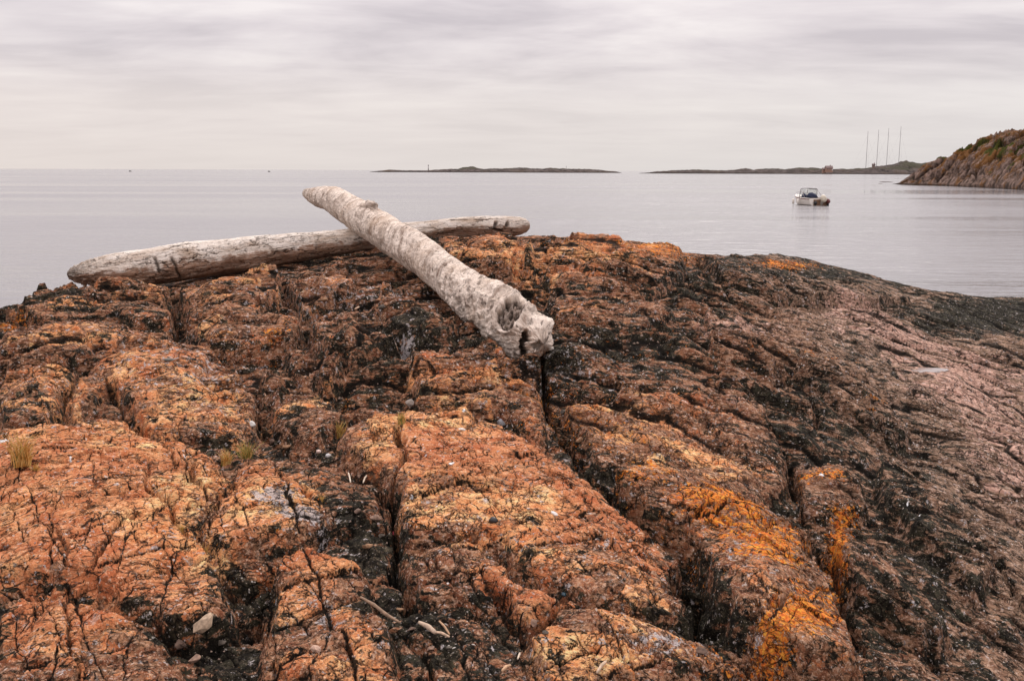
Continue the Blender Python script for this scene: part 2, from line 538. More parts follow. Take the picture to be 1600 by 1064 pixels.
# ------------------------------------------------------------------ rock outcrop
ctrl = [
    # px, py, depth (metres ahead)
    (-350, 1064, 2.9), (0, 1064, 2.6), (400, 1064, 2.65), (800, 1064, 2.75), (1200, 1064, 2.95), (1600, 1064, 3.6), (1900, 1064, 4.8),
    (0, 900, 3.2), (400, 900, 3.3), (800, 900, 3.45), (1200, 900, 3.75), (1600, 900, 4.6),
    (-300, 750, 4.4), (0, 750, 4.15), (400, 750, 4.25), (800, 750, 4.5), (1200, 750, 5.0), (1400, 750, 5.4), (1600, 750, 6.1), (1900, 750, 7.4),
    (0, 650, 5.2), (400, 650, 5.3), (800, 650, 5.5), (1200, 650, 6.1), (1400, 650, 6.7), (1600, 650, 7.7),
    (-300, 560, 6.9), (0, 560, 6.4), (400, 560, 6.35), (800, 562, 6.3), (1100, 560, 6.8), (1400, 560, 8.3), (1600, 560, 9.4), (1900, 560, 10.4),
    (0, 500, 7.7), (200, 490, 7.7), (600, 470, 7.6), (800, 450, 7.9), (1000, 450, 8.3), (1200, 480, 8.7), (1400, 500, 9.6), (1600, 510, 10.9),
    (0, 487, 8.5), (60, 468, 8.7), (130, 452, 8.8), (200, 454, 8.75), (400, 423, 9.2), (560, 398, 9.6), (700, 375, 10.1), (800, 372, 10.5),
    (900, 373, 11.2), (1000, 383, 11.3), (1075, 401, 11.2), (1140, 404, 11.5), (1300, 421, 12.0), (1380, 436, 12.2), (1430, 455, 12.5), (1500, 463, 12.8), (1600, 471, 13.2), (1800, 490, 13.6),
]
cp = [P(*c) for c in ctrl]
# behind the crest the rock rolls down under the sea; left and right too; flat where the camera stands
for (x, y, drop) in [(-9.5, 9, 3.6), (-8, 5, 2.4), (-12, 13, 6.5), (-6, 12.5, 2.9), (-3, 13.2, 2.3), (0, 14, 2.0), (3, 14.5, 2.0), (6, 16, 2.9), (9, 16.5, 3.6),
                     (-6, 17, 6.5), (0, 18.5, 6.5), (6, 20, 6.5), (12, 20, 7.5), (14, 13, 4.6), (11, 6, 3.8), (16, 8, 6.5), (-12, 4, 5.5),
                     (-1.5, 0, 1.6), (1.5, 0, 1.7), (4, 1.5, 2.3), (-4, 0, 1.9), (6, 3, 2.9), (-2, -2.5, 1.9), (3, -2.5, 2.5), (9, 0, 5.0), (-9, -1, 4.0)]:
    cp.append(np.array([x, y, CAM_H-drop]))
cp = np.array(cp)
TPS = tps_fit(cp, 0.002)

# perspective-friendly spacing: fine near, coarser far
ys = [0.5]
while ys[-1] < 19.5:
    y = ys[-1]
    st = 0.0021*max(y, 1.6)**1.18*(1-0.34*min(1, max(0, (y-3.5)/2.5)))
    if y > 13.8: st *= 1+(y-13.8)*1.6
    ys.append(y+st)
ys = np.array(ys)
td = np.linspace(-0.56, 0.56, 1180)
tl = -0.56-np.cumsum(0.001*1.045**np.arange(70))[::-1]
tr = 0.56+np.cumsum(0.001*1.045**np.arange(70))
tt = np.concatenate([tl, td, tr])
Yg, Tg = np.meshgrid(ys, tt, indexing='ij')
Xg = Tg*(Yg+0.55)
NR, NC = Yg.shape
print('rock grid', NR, NC)
Zb = tps_eval(TPS, Xg, Yg)
PU, PV = project(Xg, Yg, Zb)

dec = (slice(None, None, 3), slice(None, None, 3))
_du, _dv, _dx, _dy = PU[dec].ravel(), PV[dec].ravel(), Xg[dec].ravel(), Yg[dec].ravel()


def g(px, py):
    """pixel -> ground position on the smooth base"""
    k = np.argmin((_du-px)**2+(_dv-py)**2+(_dy*0.3)**2)
    return _dx[k], _dy[k]


# warped coordinates so that drawn edges become ragged
WX = Xg+0.045*fbm(Xg*2.6, Yg*2.6, 4, 0.5, 1)
WY = Yg+0.045*fbm(Xg*2.6, Yg*2.6, 4, 0.5, 5)


def box_mask(pts, pad):
    pts = np.array(pts)
    r = np.where((ys > pts[:, 1].min()-pad) & (ys < pts[:, 1].max()+pad))[0]
    if len(r) == 0: return None
    return slice(r[0], r[-1]+1)


def seg_dist(pts, pad, closed=False):
    sl = box_mask(pts, pad)
    x = WX[sl]; y = WY[sl]
    best = np.full(x.shape, 9.0); tb = np.zeros(x.shape)
    n = len(pts)
    inside = np.zeros(x.shape, bool)
    for i in range(n if closed else n-1):
        (ax, ay), (bx, by) = pts[i], pts[(i+1) % n]
        dx, dy = bx-ax, by-ay
        L = dx*dx+dy*dy+1e-12
        t = np.clip(((x-ax)*dx+(y-ay)*dy)/L, 0, 1)
        d = np.hypot(x-ax-t*dx, y-ay-t*dy)
        m = d < best
        best = np.where(m, d, best)
        tb = np.where(m, i+t, tb)
        if closed:
            c = ((ay > y) != (by > y)) & (x < dx*(y-ay)/(dy if abs(dy) > 1e-9 else 1e-9)+ax)
            inside ^= c
    return sl, best, tb, inside


H = Zb.copy()
rightness = sstep(0.5, 2.6, Xg-0.10*(Yg-3)) * 1.0          # the foliated slope on the right

# raised slabs (pixel outlines of the photograph's slabs laid on the ground)
slabs = [
    (0.055, [(-120, 705), (90, 690), (200, 668), (280, 700), (345, 725), (362, 770), (300, 835), (340, 900), (372, 948), (300, 985), (235, 935), (130, 905), (-120, 925)]),
    (0.090, [(95, 655), (130, 602), (200, 567), (330, 560), (405, 640), (385, 695), (285, 692), (240, 680), (195, 655), (170, 625), (120, 672)]),
    (0.080, [(410, 605), (440, 592), (500, 635), (535, 665), (505, 695), (430, 665)]),
    (0.080, [(540, 690), (615, 648), (790, 672), (860, 740), (940, 790), (1050, 860), (1085, 960), (1095, 1000), (900, 960), (780, 880), (740, 850), (632, 860), (622, 770), (550, 740)]),
    (0.050, [(632, 862), (740, 853), (780, 885), (900, 965), (1095, 1010), (1200, 1075), (860, 1090), (780, 960), (660, 930)]),
    (0.150, [(945, 770), (1000, 750), (1170, 800), (1250, 850), (1310, 990), (1350, 1085), (1250, 1085), (1180, 1020), (1110, 950), (1080, 850)]),
    (0.050, [(365, 738), (420, 735), (500, 790), (520, 838), (480, 858), (420, 850), (335, 880), (310, 840)]),
    (0.060, [(430, 880), (490, 860), (560, 900), (600, 960), (650, 1090), (380, 1090), (420, 960)]),
    (0.085, [(640, 582), (850, 575), (846, 615), (855, 715), (790, 662), (650, 640)]),
    (0.060, [(880, 640), (1000, 620), (1190, 640), (1235, 740), (1165, 795), (1000, 745), (945, 740)]),
    (0.15, [(0, 505), (60, 470), (140, 455), (262, 455), (265, 508), (180, 505), (100, 515)]),
    (0.15, [(282, 455), (360, 440), (430, 425), (440, 465), (400, 500), (290, 508)]),
    (0.13, [(450, 440), (540, 415), (560, 460), (470, 500)]),
    (0.11, [(0, 545), (120, 528), (265, 520), (268, 560), (130, 590), (0, 596)]),
    (0.09, [(0, 610), (125, 600), (90, 650), (80, 680), (0, 690)]),
    (0.10, [(860, 400), (1060, 395), (1070, 440), (1000, 480), (870, 460), (820, 420)]),
    (0.080, [(1240, 735), (1290, 725), (1350, 770), (1360, 810), (1290, 810), (1250, 790)]),
    (0.12, [(300, 515), (400, 505), (470, 520), (450, 560), (330, 552), (285, 540)]),
    (0.13, [(480, 520), (600, 522), (620, 560), (560, 590), (500, 575)]),
    (0.12, [(600, 470), (680, 500), (720, 540), (700, 560), (620, 545), (580, 500)]),
    (0.10, [(420, 550), (480, 560), (540, 600), (520, 625), (450, 590)]),
    (0.12, [(690, 385), (800, 380), (840, 420), (800, 440), (700, 420)]),
    (0.10, [(850, 470), (980, 470), (1060, 510), (1000, 530), (870, 520)]),
    (0.09, [(1100, 500), (1190, 530), (1260, 590), (1200, 600), (1110, 560)]),
    (0.16, [(1100, 412), (1220, 412), (1360, 440), (1420, 470), (1330, 478), (1200, 470), (1130, 445)]),
    (0.10, [(1250, 560), (1330, 600), (1420, 680), (1400, 700), (1310, 650), (1240, 600)]),
    (0.10, [(1380, 720), (1480, 800), (1560, 920), (1520, 940), (1430, 850), (1360, 760)]),
    (0.12, [(1300, 830), (1400, 900), (1480, 990), (1440, 1000), (1340, 930), (1300, 880)]),
    (0.035, [(0, 950), (110, 930), (220, 950), (280, 1020), (300, 1090), (0, 1090)]),
]
SLAB = np.zeros_like(H)
snz = 0.035*fbm(Xg*7, Yg*7, 3, 0.6, 401)
for h, poly in slabs:
    pts = [g(*p) for p in poly]
    sl, d, _, ins = seg_dist(pts, 0.4, True)
    sd = np.where(ins, d, -d)
    SLAB[sl] = np.maximum(SLAB[sl], sstep(-0.03, 0.09, sd+snz[sl])*(0.55 if h >= 0.09 and h != 0.15 or poly[0][1] < 620 else 1.0))
    H[sl] += h*(sstep(-0.02, 0.035, sd)*0.75+0.25*sstep(0.0, 0.35, sd))-h*0.35*sstep(-0.16, -0.01, sd)*(1-sstep(-0.01, 0.02, sd))

H -= (0.045+0.05*(1-sstep(-2.4, -1.0, Xg)))*(1-rightness)*sstep(6.6, 8.0, Yg)*(1-0.8*sstep(0.0, 0.6, Xg))
# low swells
H += 0.055*fbm(Xg*0.75, Yg*0.75, 3, 0.5, 11)
H += 0.014*fbm(Xg*2.4, Yg*2.4, 3, 0.5, 14)


def hash3(i, j, k=0):
    n = (i*73856093) ^ (j*19349663) ^ (k*83492791)
    n = (n ^ (n >> 13))*1274126177
    return ((n ^ (n >> 16)) & 0xffff)/65535.0


def joint(u, sp, seed, jit=0.7):
    """parallel joints: distance (m) to the nearest one, strip number, offset from the strip's middle"""
    q = u/sp+seed*13.7
    i = np.floor(q).astype(np.int64)
    e0 = i+jit*(_r1[i & 255, seed & 255]-0.5)
    e1 = i+1+jit*(_r1[(i+1) & 255, seed & 255]-0.5)
    em = i-1+jit*(_r1[(i-1) & 255, seed & 255]-0.5)
    e2 = i+2+jit*(_r1[(i+2) & 255, seed & 255]-0.5)
    sid = np.where(q < e0, i-1, np.where(q >= e1, i+1, i))
    lo = np.where(q < e0, em, np.where(q >= e1, e1, e0)); hi = np.where(q < e0, e0, np.where(q >= e1, e2, e1))
    d0 = (q-lo)*sp; d1 = (hi-q)*sp
    line = np.where(d0 < d1, sid, sid+1)
    return np.minimum(d0, d1), sid, (q-(lo+hi)/2)*sp, line


def rot(x, y, deg):
    a_ = R(deg)
    return x*math.cos(a_)+y*math.sin(a_), -x*math.sin(a_)+y*math.cos(a_)


# steep flanks of the slabs are clean breaks: joints and ledges fade there
HS = H.copy()
gy_, gx_ = np.gradient(HS)
dyy = np.gradient(Yg, axis=0); dxx = np.gradient(Xg, axis=1)
slope = np.hypot(gy_/np.maximum(dyy, 1e-6), gx_/np.maximum(dxx, 1e-6))
flat = 1-0.85*sstep(0.5, 1.4, slope)
del gy_, gx_, dyy, dxx, slope
crack = np.zeros_like(H)
mid = (1-rightness)*sstep(4.3, 6.0, Yg)
near = (1-rightness)*(1-sstep(4.3, 6.0, Yg))
lx, ly = 0.05*fbm(Xg*1.7, Yg*1.7, 3, 0.5, 201), 0.05*fbm(Xg*1.7, Yg*1.7, 3, 0.5, 205)
jx, jy = 0.008*fbm(Xg*14, Yg*14, 3, 0.6, 207), 0.008*fbm(Xg*14, Yg*14, 3, 0.6, 209)
JX, JY = Xg+lx+jx, Yg+ly+jy
RND = np.zeros_like(H)
for lev, (sets, off, tilt, dep, wd, wgt) in enumerate([
        (((27, 0.66), (-50, 0.60), (-4, 1.3)), 0.022, 0.05, 0.018, 0.009, (near*0.9+mid*0.45+rightness*0.25)*flat),
        (((20, 0.25), (-56, 0.20), (70, 0.42)), 0.011, 0.085, 0.016, 0.0075, (near*0.8+mid*0.35+rightness*0.25)*flat),
        (((34, 0.11), (-44, 0.085), (5, 0.16)), 0.0050, 0.10, 0.009, 0.0050, (near*0.8+mid*0.25+rightness*0.25)*flat)]):
    ids = []; tl_ = 0; kmax = np.zeros_like(H); dmin = np.full(H.shape, 9.0)
    for q, (dg, sp) in enumerate(sets):
        u, v = rot(JX, JY, dg)
        d, sid, om, line = joint(u, sp, lev*3+q+1)
        h = hash3(line, np.full_like(line, 7), lev*3+q)
        # a joint runs on for a stretch, then heals
        act = sstep(-0.30, 0.05, pn(v/(sp*5)+h*50, h*91.0, 3)+(h-0.5)*0.7)
        ids.append(sid)
        k = 1-sstep(0.25, 1.0, d/(wd*(0.5+0.9*h)))
        kmax = np.maximum(kmax, k*act)
        dmin = np.minimum(dmin, d+0.06*(1-act))
    hh = hash3(ids[0], ids[1], ids[2]+lev*31)
    h2 = hash3(ids[1], ids[2], ids[0]+lev*57+5)
    h3 = hash3(ids[2], ids[0], ids[1]+lev*91+9)
    u1, v1 = rot(JX, JY, sets[0][0])
    per = sets[0][1]
    H += wgt*off*(hh-0.5)*2
    H += wgt*tilt*((h2-0.5)*pn(u1/per*0.5, v1/per*0.5, lev)+(h3-0.5)*pn(u1/per*0.5+9, v1/per*0.5, lev+4))*per*1.5
    H -= wgt*dep*0.25*np.exp(-(dmin/(wd*2.2))**1.0)*0.6      # rounded arrises
    H -= wgt*dep*kmax
    crack = np.maximum(crack, kmax*np.clip(wgt*1.3, 0, 1)*(0.5, 0.65, 0.65)[lev]*(1-0.6*mid)*(1-0.3*rightness))
    if lev == 1: RND = hh
    del ids, kmax, dmin, h2, h3

# swelling blocks in the middle distance
e, ra, rb, rc, ox, oy = cells(rot(JX, JY, 14)[0]*1.1+0.25*fbm(Xg, Yg, 3, 0.5, 221), rot(JX, JY, 14)[1]*1.3+0.25*fbm(Xg, Yg, 3, 0.5, 224), 2)
H += mid*(0.060*(1-np.exp(-e/0.14))-0.03+0.07*(ra-0.5)*sstep(0.0, 0.1, e)+0.12*((rb-0.5)*ox+(rc-0.5)*oy))
e, ra, rb, rc, ox, oy = cells(JX*2.3+0.25*fbm(Xg*2, Yg*2, 3, 0.5, 231), JY*3.6+0.25*fbm(Xg*2, Yg*2, 3, 0.5, 234), 3)
H += (mid*0.9+near*0.15+rightness*0.1)*(0.026*(1-np.exp(-e/0.10))-0.013+0.032*(ra-0.5)*sstep(0.0, 0.08, e)+0.10*((rb-0.5)*ox+(rc-0.5)*oy)/3)


def saw(q, sharp=0.12):
    """ledge: quick rise, slow fall"""
    f = q-np.floor(q)
    r_ = np.clip(f/sharp, 0, 1)
    return np.where(f < sharp, r_*r_*(3-2*r_), 1-(f-sharp)/(1-sharp))


# folded layering: broad arcs round a point near the viewer, so that the layers slant up to the right on the
# left, lie across in the middle and slant down to the right on the right
FX, FY = Xg+0.6, Yg-1.0
FR = np.hypot(FX, FY)+0.16*fbm(Xg*0.7, Yg*0.7, 3, 0.5, 241)+0.02*fbm(Xg*3, Yg*3, 3, 0.5, 243)
FA = np.arctan2(FX, np.maximum(FY, 0.05))*4.5
lw1 = near*0.30+mid*0.9+rightness*0.9
q = FR*2.1+0.75*fbm(FA*0.7, FR*1.1, 4, 0.55, 245)
q2 = q-np.floor(q)
open1 = sstep(-0.55, -0.05, fbm(FA*0.8, FR*1.3, 3, 0.5, 247))
H += lw1*flat*(0.060+0.045*mid)*(saw(q, 0.24)-0.5)*open1
crack = np.maximum(crack, np.clip(lw1*1.2, 0, 1)*open1*flat*0.66*np.exp(-((q2-0.05)/0.07)**2))
q = FR*5.6+1.0*fbm(FA*1.5, FR*2.4, 4, 0.58, 251)
q2 = q-np.floor(q)
open2 = sstep(-0.30, 0.15, fbm(FA*1.6, FR*2.6, 3, 0.5, 253))
lw2 = near*0.40+mid*0.9+rightness
H += lw2*flat*0.026*(saw(q, 0.26)-0.5)*open2
crack = np.maximum(crack, np.clip(lw2*1.2, 0, 1)*open2*flat*0.62*np.exp(-((q2-0.06)/0.09)**2))
q = FR*14+1.2*fbm(FA*3.2, FR*5, 4, 0.6, 257)
open3 = sstep(-0.25, 0.2, fbm(FA*3, FR*5, 2, 0.5, 259))
H += (near*0.45+mid*0.7+rightness)*0.0075*(saw(q, 0.2)-0.5)*open3*flat
H += 0.0035*(ridged(FR*22, FA*3.6, 4, 0.6, 269)-0.6)*(0.4+0.6*rightness+0.2*mid)
# broad swales along the layers on the right, and cross breaks
H += rightness*0.055*(ridged(FR*1.1+0.3*fbm(Xg, Yg, 2), FA*0.35, 3, 0.55, 271)-0.6)
q = FA*1.5+0.5*FR+1.0*fbm(Xg*1.1, Yg*1.1, 4, 0.55, 273)
H += rightness*0.028*(saw(q, 0.12)-0.5)*sstep(-0.2, 0.35, fbm(Xg*1.3, Yg, 2, 0.5, 275))

# the big crevices
crev = [
    (0.20, 0.085, [(826, 470), (838, 545), (848, 590), (858, 640), (895, 700), (935, 760), (1000, 808), (1052, 856)]),
    (0.28, 0.105, [(1052, 856), (1072, 900), (1085, 960), (1110, 1005), (1190, 1055), (1250, 1085)]),
    (0.16, 0.055, [(628, 650), (622, 720), (618, 800), (626, 870), (640, 930), (665, 965)]),
    (0.13, 0.10, [(398, 655), (440, 682), (480, 702), (540, 730), (600, 765), (618, 800)]),
    (0.14, 0.07, [(172, 620), (190, 660), (240, 684), (282, 702)]),
    (0.10, 0.05, [(282, 702), (345, 728), (362, 775), (340, 800)]),
    (0.07, 0.03, [(232, 730), (245, 765), (275, 800), (290, 838), (330, 890)]),
    (0.08, 0.03, [(290, 735), (305, 770), (345, 790), (330, 830)]),
    (0.15, 0.09, [(240, 935), (300, 980), (345, 960), (385, 935), (430, 905)]),
    (0.14, 0.08, [(340, 885), (385, 912), (440, 885), (485, 856)]),
    (0.12, 0.07, [(485, 856), (520, 840), (570, 820), (618, 850)]),
    (0.10, 0.05, [(268, 450), (275, 500), (268, 530), (262, 560)]),
    (0.10, 0.06, [(-60, 520), (60, 520), (120, 516), (265, 512)]),
    (0.12, 0.07, [(-60, 605), (60, 602), (128, 592), (262, 562)]),
    (0.08, 0.05, [(128, 596), (92, 650), (85, 690)]),
    (0.14, 0.09, [(1080, 400), (1110, 440), (1160, 480), (1232, 522), (1290, 580), (1385, 612)]),
    (0.13, 0.06, [(1188, 640), (1238, 735), (1262, 800), (1300, 880), (1322, 950), (1372, 1030), (1400, 1085)]),
    (0.09, 0.05, [(790, 395), (812, 440), (838, 500)]),
    (0.07, 0.04, [(860, 545), (950, 560), (1060, 555)]),
    (0.07, 0.045, [(640, 592), (760, 606), (850, 612)]),
    (0.09, 0.05, [(600, 640), (700, 655), (790, 672), (855, 730)]),
    (0.07, 0.03, [(630, 768), (740, 776), (800, 790)]),
    (0.09, 0.04, [(630, 862), (700, 852), (760, 850), (800, 880)]),
    (0.12, 0.06, [(780, 890), (830, 930), (880, 950), (820, 1010), (790, 960), (740, 900)]),
    (0.09, 0.05, [(880, 955), (960, 985), (1060, 1010), (1120, 1020)]),
    (0.10, 0.05, [(405, 600), (395, 640), (425, 668)]),
    (0.09, 0.05, [(380, 560), (420, 590), (500, 620), (540, 660), (590, 640)]),
    (0.09, 0.05, [(430, 470), (470, 500), (560, 470), (600, 430)]),
    (0.08, 0.05, [(280, 510), (380, 505), (470, 515), (600, 520)]),
    (0.09, 0.05, [(560, 420), (640, 470), (700, 520), (780, 560)]),
    (0.10, 0.05, [(1000, 395), (1070, 430), (1120, 500), (1190, 560), (1250, 620), (1300, 700)]),
    (0.09, 0.05, [(1340, 640), (1420, 720), (1500, 800), (1570, 900), (1620, 1000)]),
    (0.08, 0.05, [(1370, 930), (1450, 990), (1480, 1064)]),
    (0.07, 0.04, [(1250, 850), (1200, 860), (1120, 850)]),
    (0.08, 0.04, [(1180, 1020), (1240, 1000), (1300, 1040)]),
    (0.07, 0.04, [(1170, 800), (1230, 850), (1290, 940)]),
    (0.08, 0.04, [(560, 900), (610, 960), (680, 1040), (700, 1085)]),
    (0.06, 0.03, [(0, 845), (60, 830), (130, 800), (230, 775), (300, 770)]),
    (0.06, 0.03, [(-20, 940), (60, 900), (110, 940), (240, 930)]),
    (0.05, 0.025, [(420, 740), (470, 790), (520, 830)]),
]
for dep, wid, poly in crev:
    pts = [g(*p) for p in poly]
    sl, d, tb, _ = seg_dist(pts, 0.6)
    x = Xg[sl]; y = Yg[sl]
    n = len(pts)-1
    tw = np.minimum(tb, n-tb)
    tap = 0.35+0.65*sstep(0, 0.6, tw)
    wid = wid*(0.85 if dep > 0.18 else 0.68)
    wv = wid*(0.75+0.8*fbm(x*6, y*6, 3, 0.6, 61))*tap
    prof = 1-sstep(0.12, 1.0, d/np.maximum(wv, 0.006))
    rough = 1+0.5*fbm(x*9, y*9, 3, 0.6, 64)
    dep2 = dep if dep > 0.18 else dep*0.68
    H[sl] -= dep2*tap*prof*rough
    H[sl] -= dep2*0.10*np.exp(-(d/(wid*2.6))**2)
    crack[sl] = np.maximum(crack[sl], prof*(0.55 if dep > 0.09 else 0.35))  # crevices enter the colour mask too, as painted shade

# finer relief
H += 0.0045*fbm(Xg*9, Yg*9, 3, 0.5, 71)
H += 0.0008*ridged(Xg*32, Yg*26, 3, 0.6, 75)

# the crest is worn smoother
H = Zb+(H-Zb)*(1-0.42*sstep(8.8, 10.8, Yg))

# the rock carries the long log: no daylight under it
sup = [(150, 450), (200, 452), (260, 446), (300, 436), (400, 419), (500, 402), (600, 389), (700, 371), (760, 372)]
sx_ = []
for (px, py) in sup:
    Y = 8.70+(px-105)/720*1.75
    sx_.append(P(px, py-2, Y))
sx_ = np.array(sx_)
zt = np.interp(Xg, sx_[:, 0], sx_[:, 2]); yt = np.interp(Xg, sx_[:, 0], sx_[:, 1])
wz = np.exp(-((Yg-yt-0.10)/0.32)**4)*sstep(sx_[0, 0]-0.3, sx_[0, 0], Xg)*(1-sstep(sx_[-1, 0], sx_[-1, 0]+0.4, Xg))
need = np.maximum(zt-0.01-H, 0)
H = H+need*wz*0.85
over = np.maximum(H-zt-0.035, 0)
H = H-over*wz*0.8

# a shallow rain pool on the right, one damp hollow in front of the fallen log
def hollow(px, py, rx, ry, dep):
    gx, gy = g(px, py)
    e = np.exp(-(((Xg-gx)/rx)**2+((Yg-gy)/ry)**2)**1.5)
    zc = tps_eval(TPS, np.array([gx]), np.array([gy]))[0]
    return gx, gy, zc, e


gx, gy, zc, e = hollow(1436, 580, 0.62, 0.55, 0.06)
pool_c = (gx, gy)
pk = np.argmin(np.abs(ys-gy)); pj = np.argmin(np.abs(Xg[pk]-gx))
plev = np.median(H[pk-10:pk+10, pj-20:pj+20])-0.02
rimz = plev-0.012+0.022*fbm(Xg*5, Yg*5, 4, 0.55, 81)
inner = np.exp(-(((Xg-gx)/0.34)**2+((Yg-gy)/0.24)**2)**1.5)
H = H*(1-inner)+(rimz-0.015)*inner

# ---- colour zones, evaluated at each point of the ground
PU2, PV2 = PU, PV


def blob(lst):
    z = np.zeros_like(H)
    for (bx, by, rx, ry, w) in lst:
        z += w*np.exp(-(((PU2-bx)/rx)**2+((PV2-by)/ry)**2))
    return z


SL2 = np.clip(SLAB, 0, 1)*(1-rightness)+0.5*rightness
band = blob([(1335, 487, 45, 13, 1), (1385, 515, 45, 15, .8), (1440, 550, 55, 20, .8), (1500, 600, 60, 28, .8), (1550, 665, 50, 32, .7), (1600, 750, 40, 45, .6)])
band = np.clip(band, 0, 1)
tan = 0.20+0.28*SL2-0.05*sstep(5.2, 7.0, Yg)*(1-rightness)+blob([(130, 820, 260, 110, 0.55), (700, 730, 130, 70, 0.50), (250, 640, 140, 60, 0.30), (440, 790, 70, 50, .3),
                 (150, 740, 160, 40, 0.25), (900, 860, 140, 80, 0.16), (500, 950, 90, 60, .18), (860, 410, 180, 50, 0.34), (1030, 415, 70, 40, .34), (400, 460, 300, 40, .10),
                 (700, 610, 110, 28, 0.28), (640, 440, 80, 20, .15), (130, 960, 140, 60, .22), (1000, 690, 110, 60, .12),
                 (640, 960, 120, 60, -.30), (560, 800, 60, 60, -.30), (500, 560, 140, 30, -.15), (380, 1010, 120, 60, -.28), (600, 510, 120, 30, -.12),
                 (1500, 800, 300, 300, -.55), (1250, 560, 200, 120, -.25), (1300, 430, 250, 60, -.6), (1100, 600, 120, 60, -.05)])
dark = 0.47-0.235*SL2-0.13*rightness+blob([(1085, 930, 45, 80, .30), (900, 700, 50, 50, .14), (960, 780, 50, 30, .14), (600, 860, 50, 90, .10), (300, 965, 70, 35, .22), (390, 905, 50, 25, .20), (850, 590, 40, 40, .12), (700, 530, 90, 25, .12), (640, 1000, 130, 60, .08), (1000, 560, 130, 30, .10), (60, 480, 110, 22, .22), (200, 500, 60, 18, .10), (560, 560, 60, 40, .10), (660, 540, 80, 22, .18), (560, 840, 60, 60, .16), (660, 980, 110, 60, .16),  # darker off the slabs; the crevice blobs are painted shade
                  (340, 1000, 90, 40, .16), (1300, 435, 260, 34, .42), (1560, 495, 160, 30, .70), (1350, 560, 110, 40, .16),
                  (1300, 700, 160, 80, .16), (1420, 850, 130, 160, .24), (1250, 640, 80, 50, .1), (1530, 960, 130, 100, .14), (950, 540, 100, 30, .12),
                  (1090, 960, 50, 50, .2), (940, 760, 60, 30, .15), (150, 820, 260, 90, -.16), (700, 740, 120, 60, -.2), (250, 620, 120, 50, -.08)])
orl = 0.10+blob([(1130, 815, 95, 36, .56), (1195, 885, 85, 45, .52), (1265, 985, 62, 50, .46), (1000, 770, 60, 20, .38), (1290, 750, 50, 20, .46), (1310, 860, 20, 60, .48),
                 (1030, 400, 90, 22, .42), (880, 390, 100, 20, .26), (720, 720, 160, 60, .06), (1000, 620, 200, 90, .07), (1230, 428, 65, 9, .44), (1200, 440, 60, 10, .20), (20, 512, 40, 10, .5), (1270, 570, 90, 10, .30),
                 (440, 540, 60, 14, .26), (430, 550, 18, 8, .25), (960, 690, 90, 40, .22), (860, 640, 50, 50, .22), (540, 628, 14, 8, .35), (1100, 1040, 120, 30, .30),
                 (1370, 660, 40, 8, .3), (800, 610, 60, 25, .15), (1240, 1040, 90, 30, .40), (130, 820, 240, 90, .05), (480, 880, 60, 40, .12), (1080, 560, 200, 40, .08), (1330, 810, 40, 20, .25)])
pink = 0.18+blob([(1400, 520, 80, 28, .42), (1500, 600, 120, 50, .35), (1560, 700, 80, 70, .24), (1180, 520, 120, 40, .30), (1330, 480, 60, 18, .2), (1600, 800, 50, 120, .12),
                  (1450, 900, 60, 160, .12), (1100, 640, 120, 50, .16), (1480, 820, 60, 60, .12), (1050, 520, 90, 30, .15)])
grey = 0.275+blob([(430, 805, 40, 14, .5), (475, 832, 35, 10, .5), (1050, 1030, 60, 22, .28), (850, 590, 120, 30, .1), (300, 600, 120, 50, .14), (560, 480, 160, 40, .12),
                  (900, 890, 160, 60, .06), (280, 850, 40, 14, .14), (500, 960, 50, 20, .16), (1160, 890, 30, 30, .16), (630, 547, 22, 6, .35)])
pale = -0.5+blob([(5, 720, 24, 8, 1.3), (113, 744, 7, 4, 1.2), (290, 725, 10, 3, 1.2), (66, 913, 8, 9, 1.1), (100, 893, 10, 4, 1.1), (725, 671, 6, 2.5, 1.2), (720, 722, 6, 3, 1.2),
                  (850, 880, 14, 10, 0.9), (905, 903, 5, 4, 1.2), (644, 806, 8, 5, 1.1), (700, 919, 5, 5, 1.2), (1283, 744, 6, 3, 1.2), (1236, 806, 4, 3, 1.4), (1244, 813, 5, 3.5, 1.5), (1252, 822, 5, 4, 1.5),
                  (1259, 832, 4.5, 4, 1.5), (1265, 841, 4, 4, 1.3), (1417, 812, 6, 4, 1.1), (1435, 836, 5, 3, 1.1), (1140, 806, 6, 3, 1.0), (1472, 750, 4, 3, 1.1),
                  (270, 860, 8, 8, 0.9), (870, 792, 8, 5, .95), (1340, 576, 3, 2, 1.0)])
pink = pink+0.27*band
dark = dark-0.34*band
zoneA = np.stack([tan, dark, orl], -1)
zoneB = np.stack([pink, np.clip(crack, 0, 1), pale], -1)
zoneC = np.stack([RND, grey, rightness], -1)

verts = np.stack([Xg, Yg, H], -1).reshape(-1, 3)
rock = mesh_obj('rock_outcrop', verts, grid_faces(NR, NC), MAT_ROCK)
add_attr(rock.data, 'zone_a', zoneA.reshape(-1, 3))
add_attr(rock.data, 'zone_b', zoneB.reshape(-1, 3))
add_attr(rock.data, 'zone_c', zoneC.reshape(-1, 3))
add_attr(rock.data, 'layering', np.stack([FR+0.25*H, FA, H], -1).reshape(-1, 3))
tagd(rock, kind='structure')
tagd(rock, 'cracked orange brown lichen covered bedrock sloping into the sea')
FU, FV = project(Xg, Yg, H)
_fu, _fv = FU.ravel(), FV.ravel()
_ok = (Yg.ravel() > 1.5)


def ground(px, py):
    """the point of the finished rock seen at that pixel"""
    d = (_fu-px)**2+(_fv-py)**2
    k = np.where(d < 9)[0]
    if len(k) == 0:
        k = np.array([np.argmin(d)])
    yy = verts[k, 1]
    k2 = k[yy < yy.min()+0.12]
    return verts[k2[np.argmin(d[k2])]].copy()


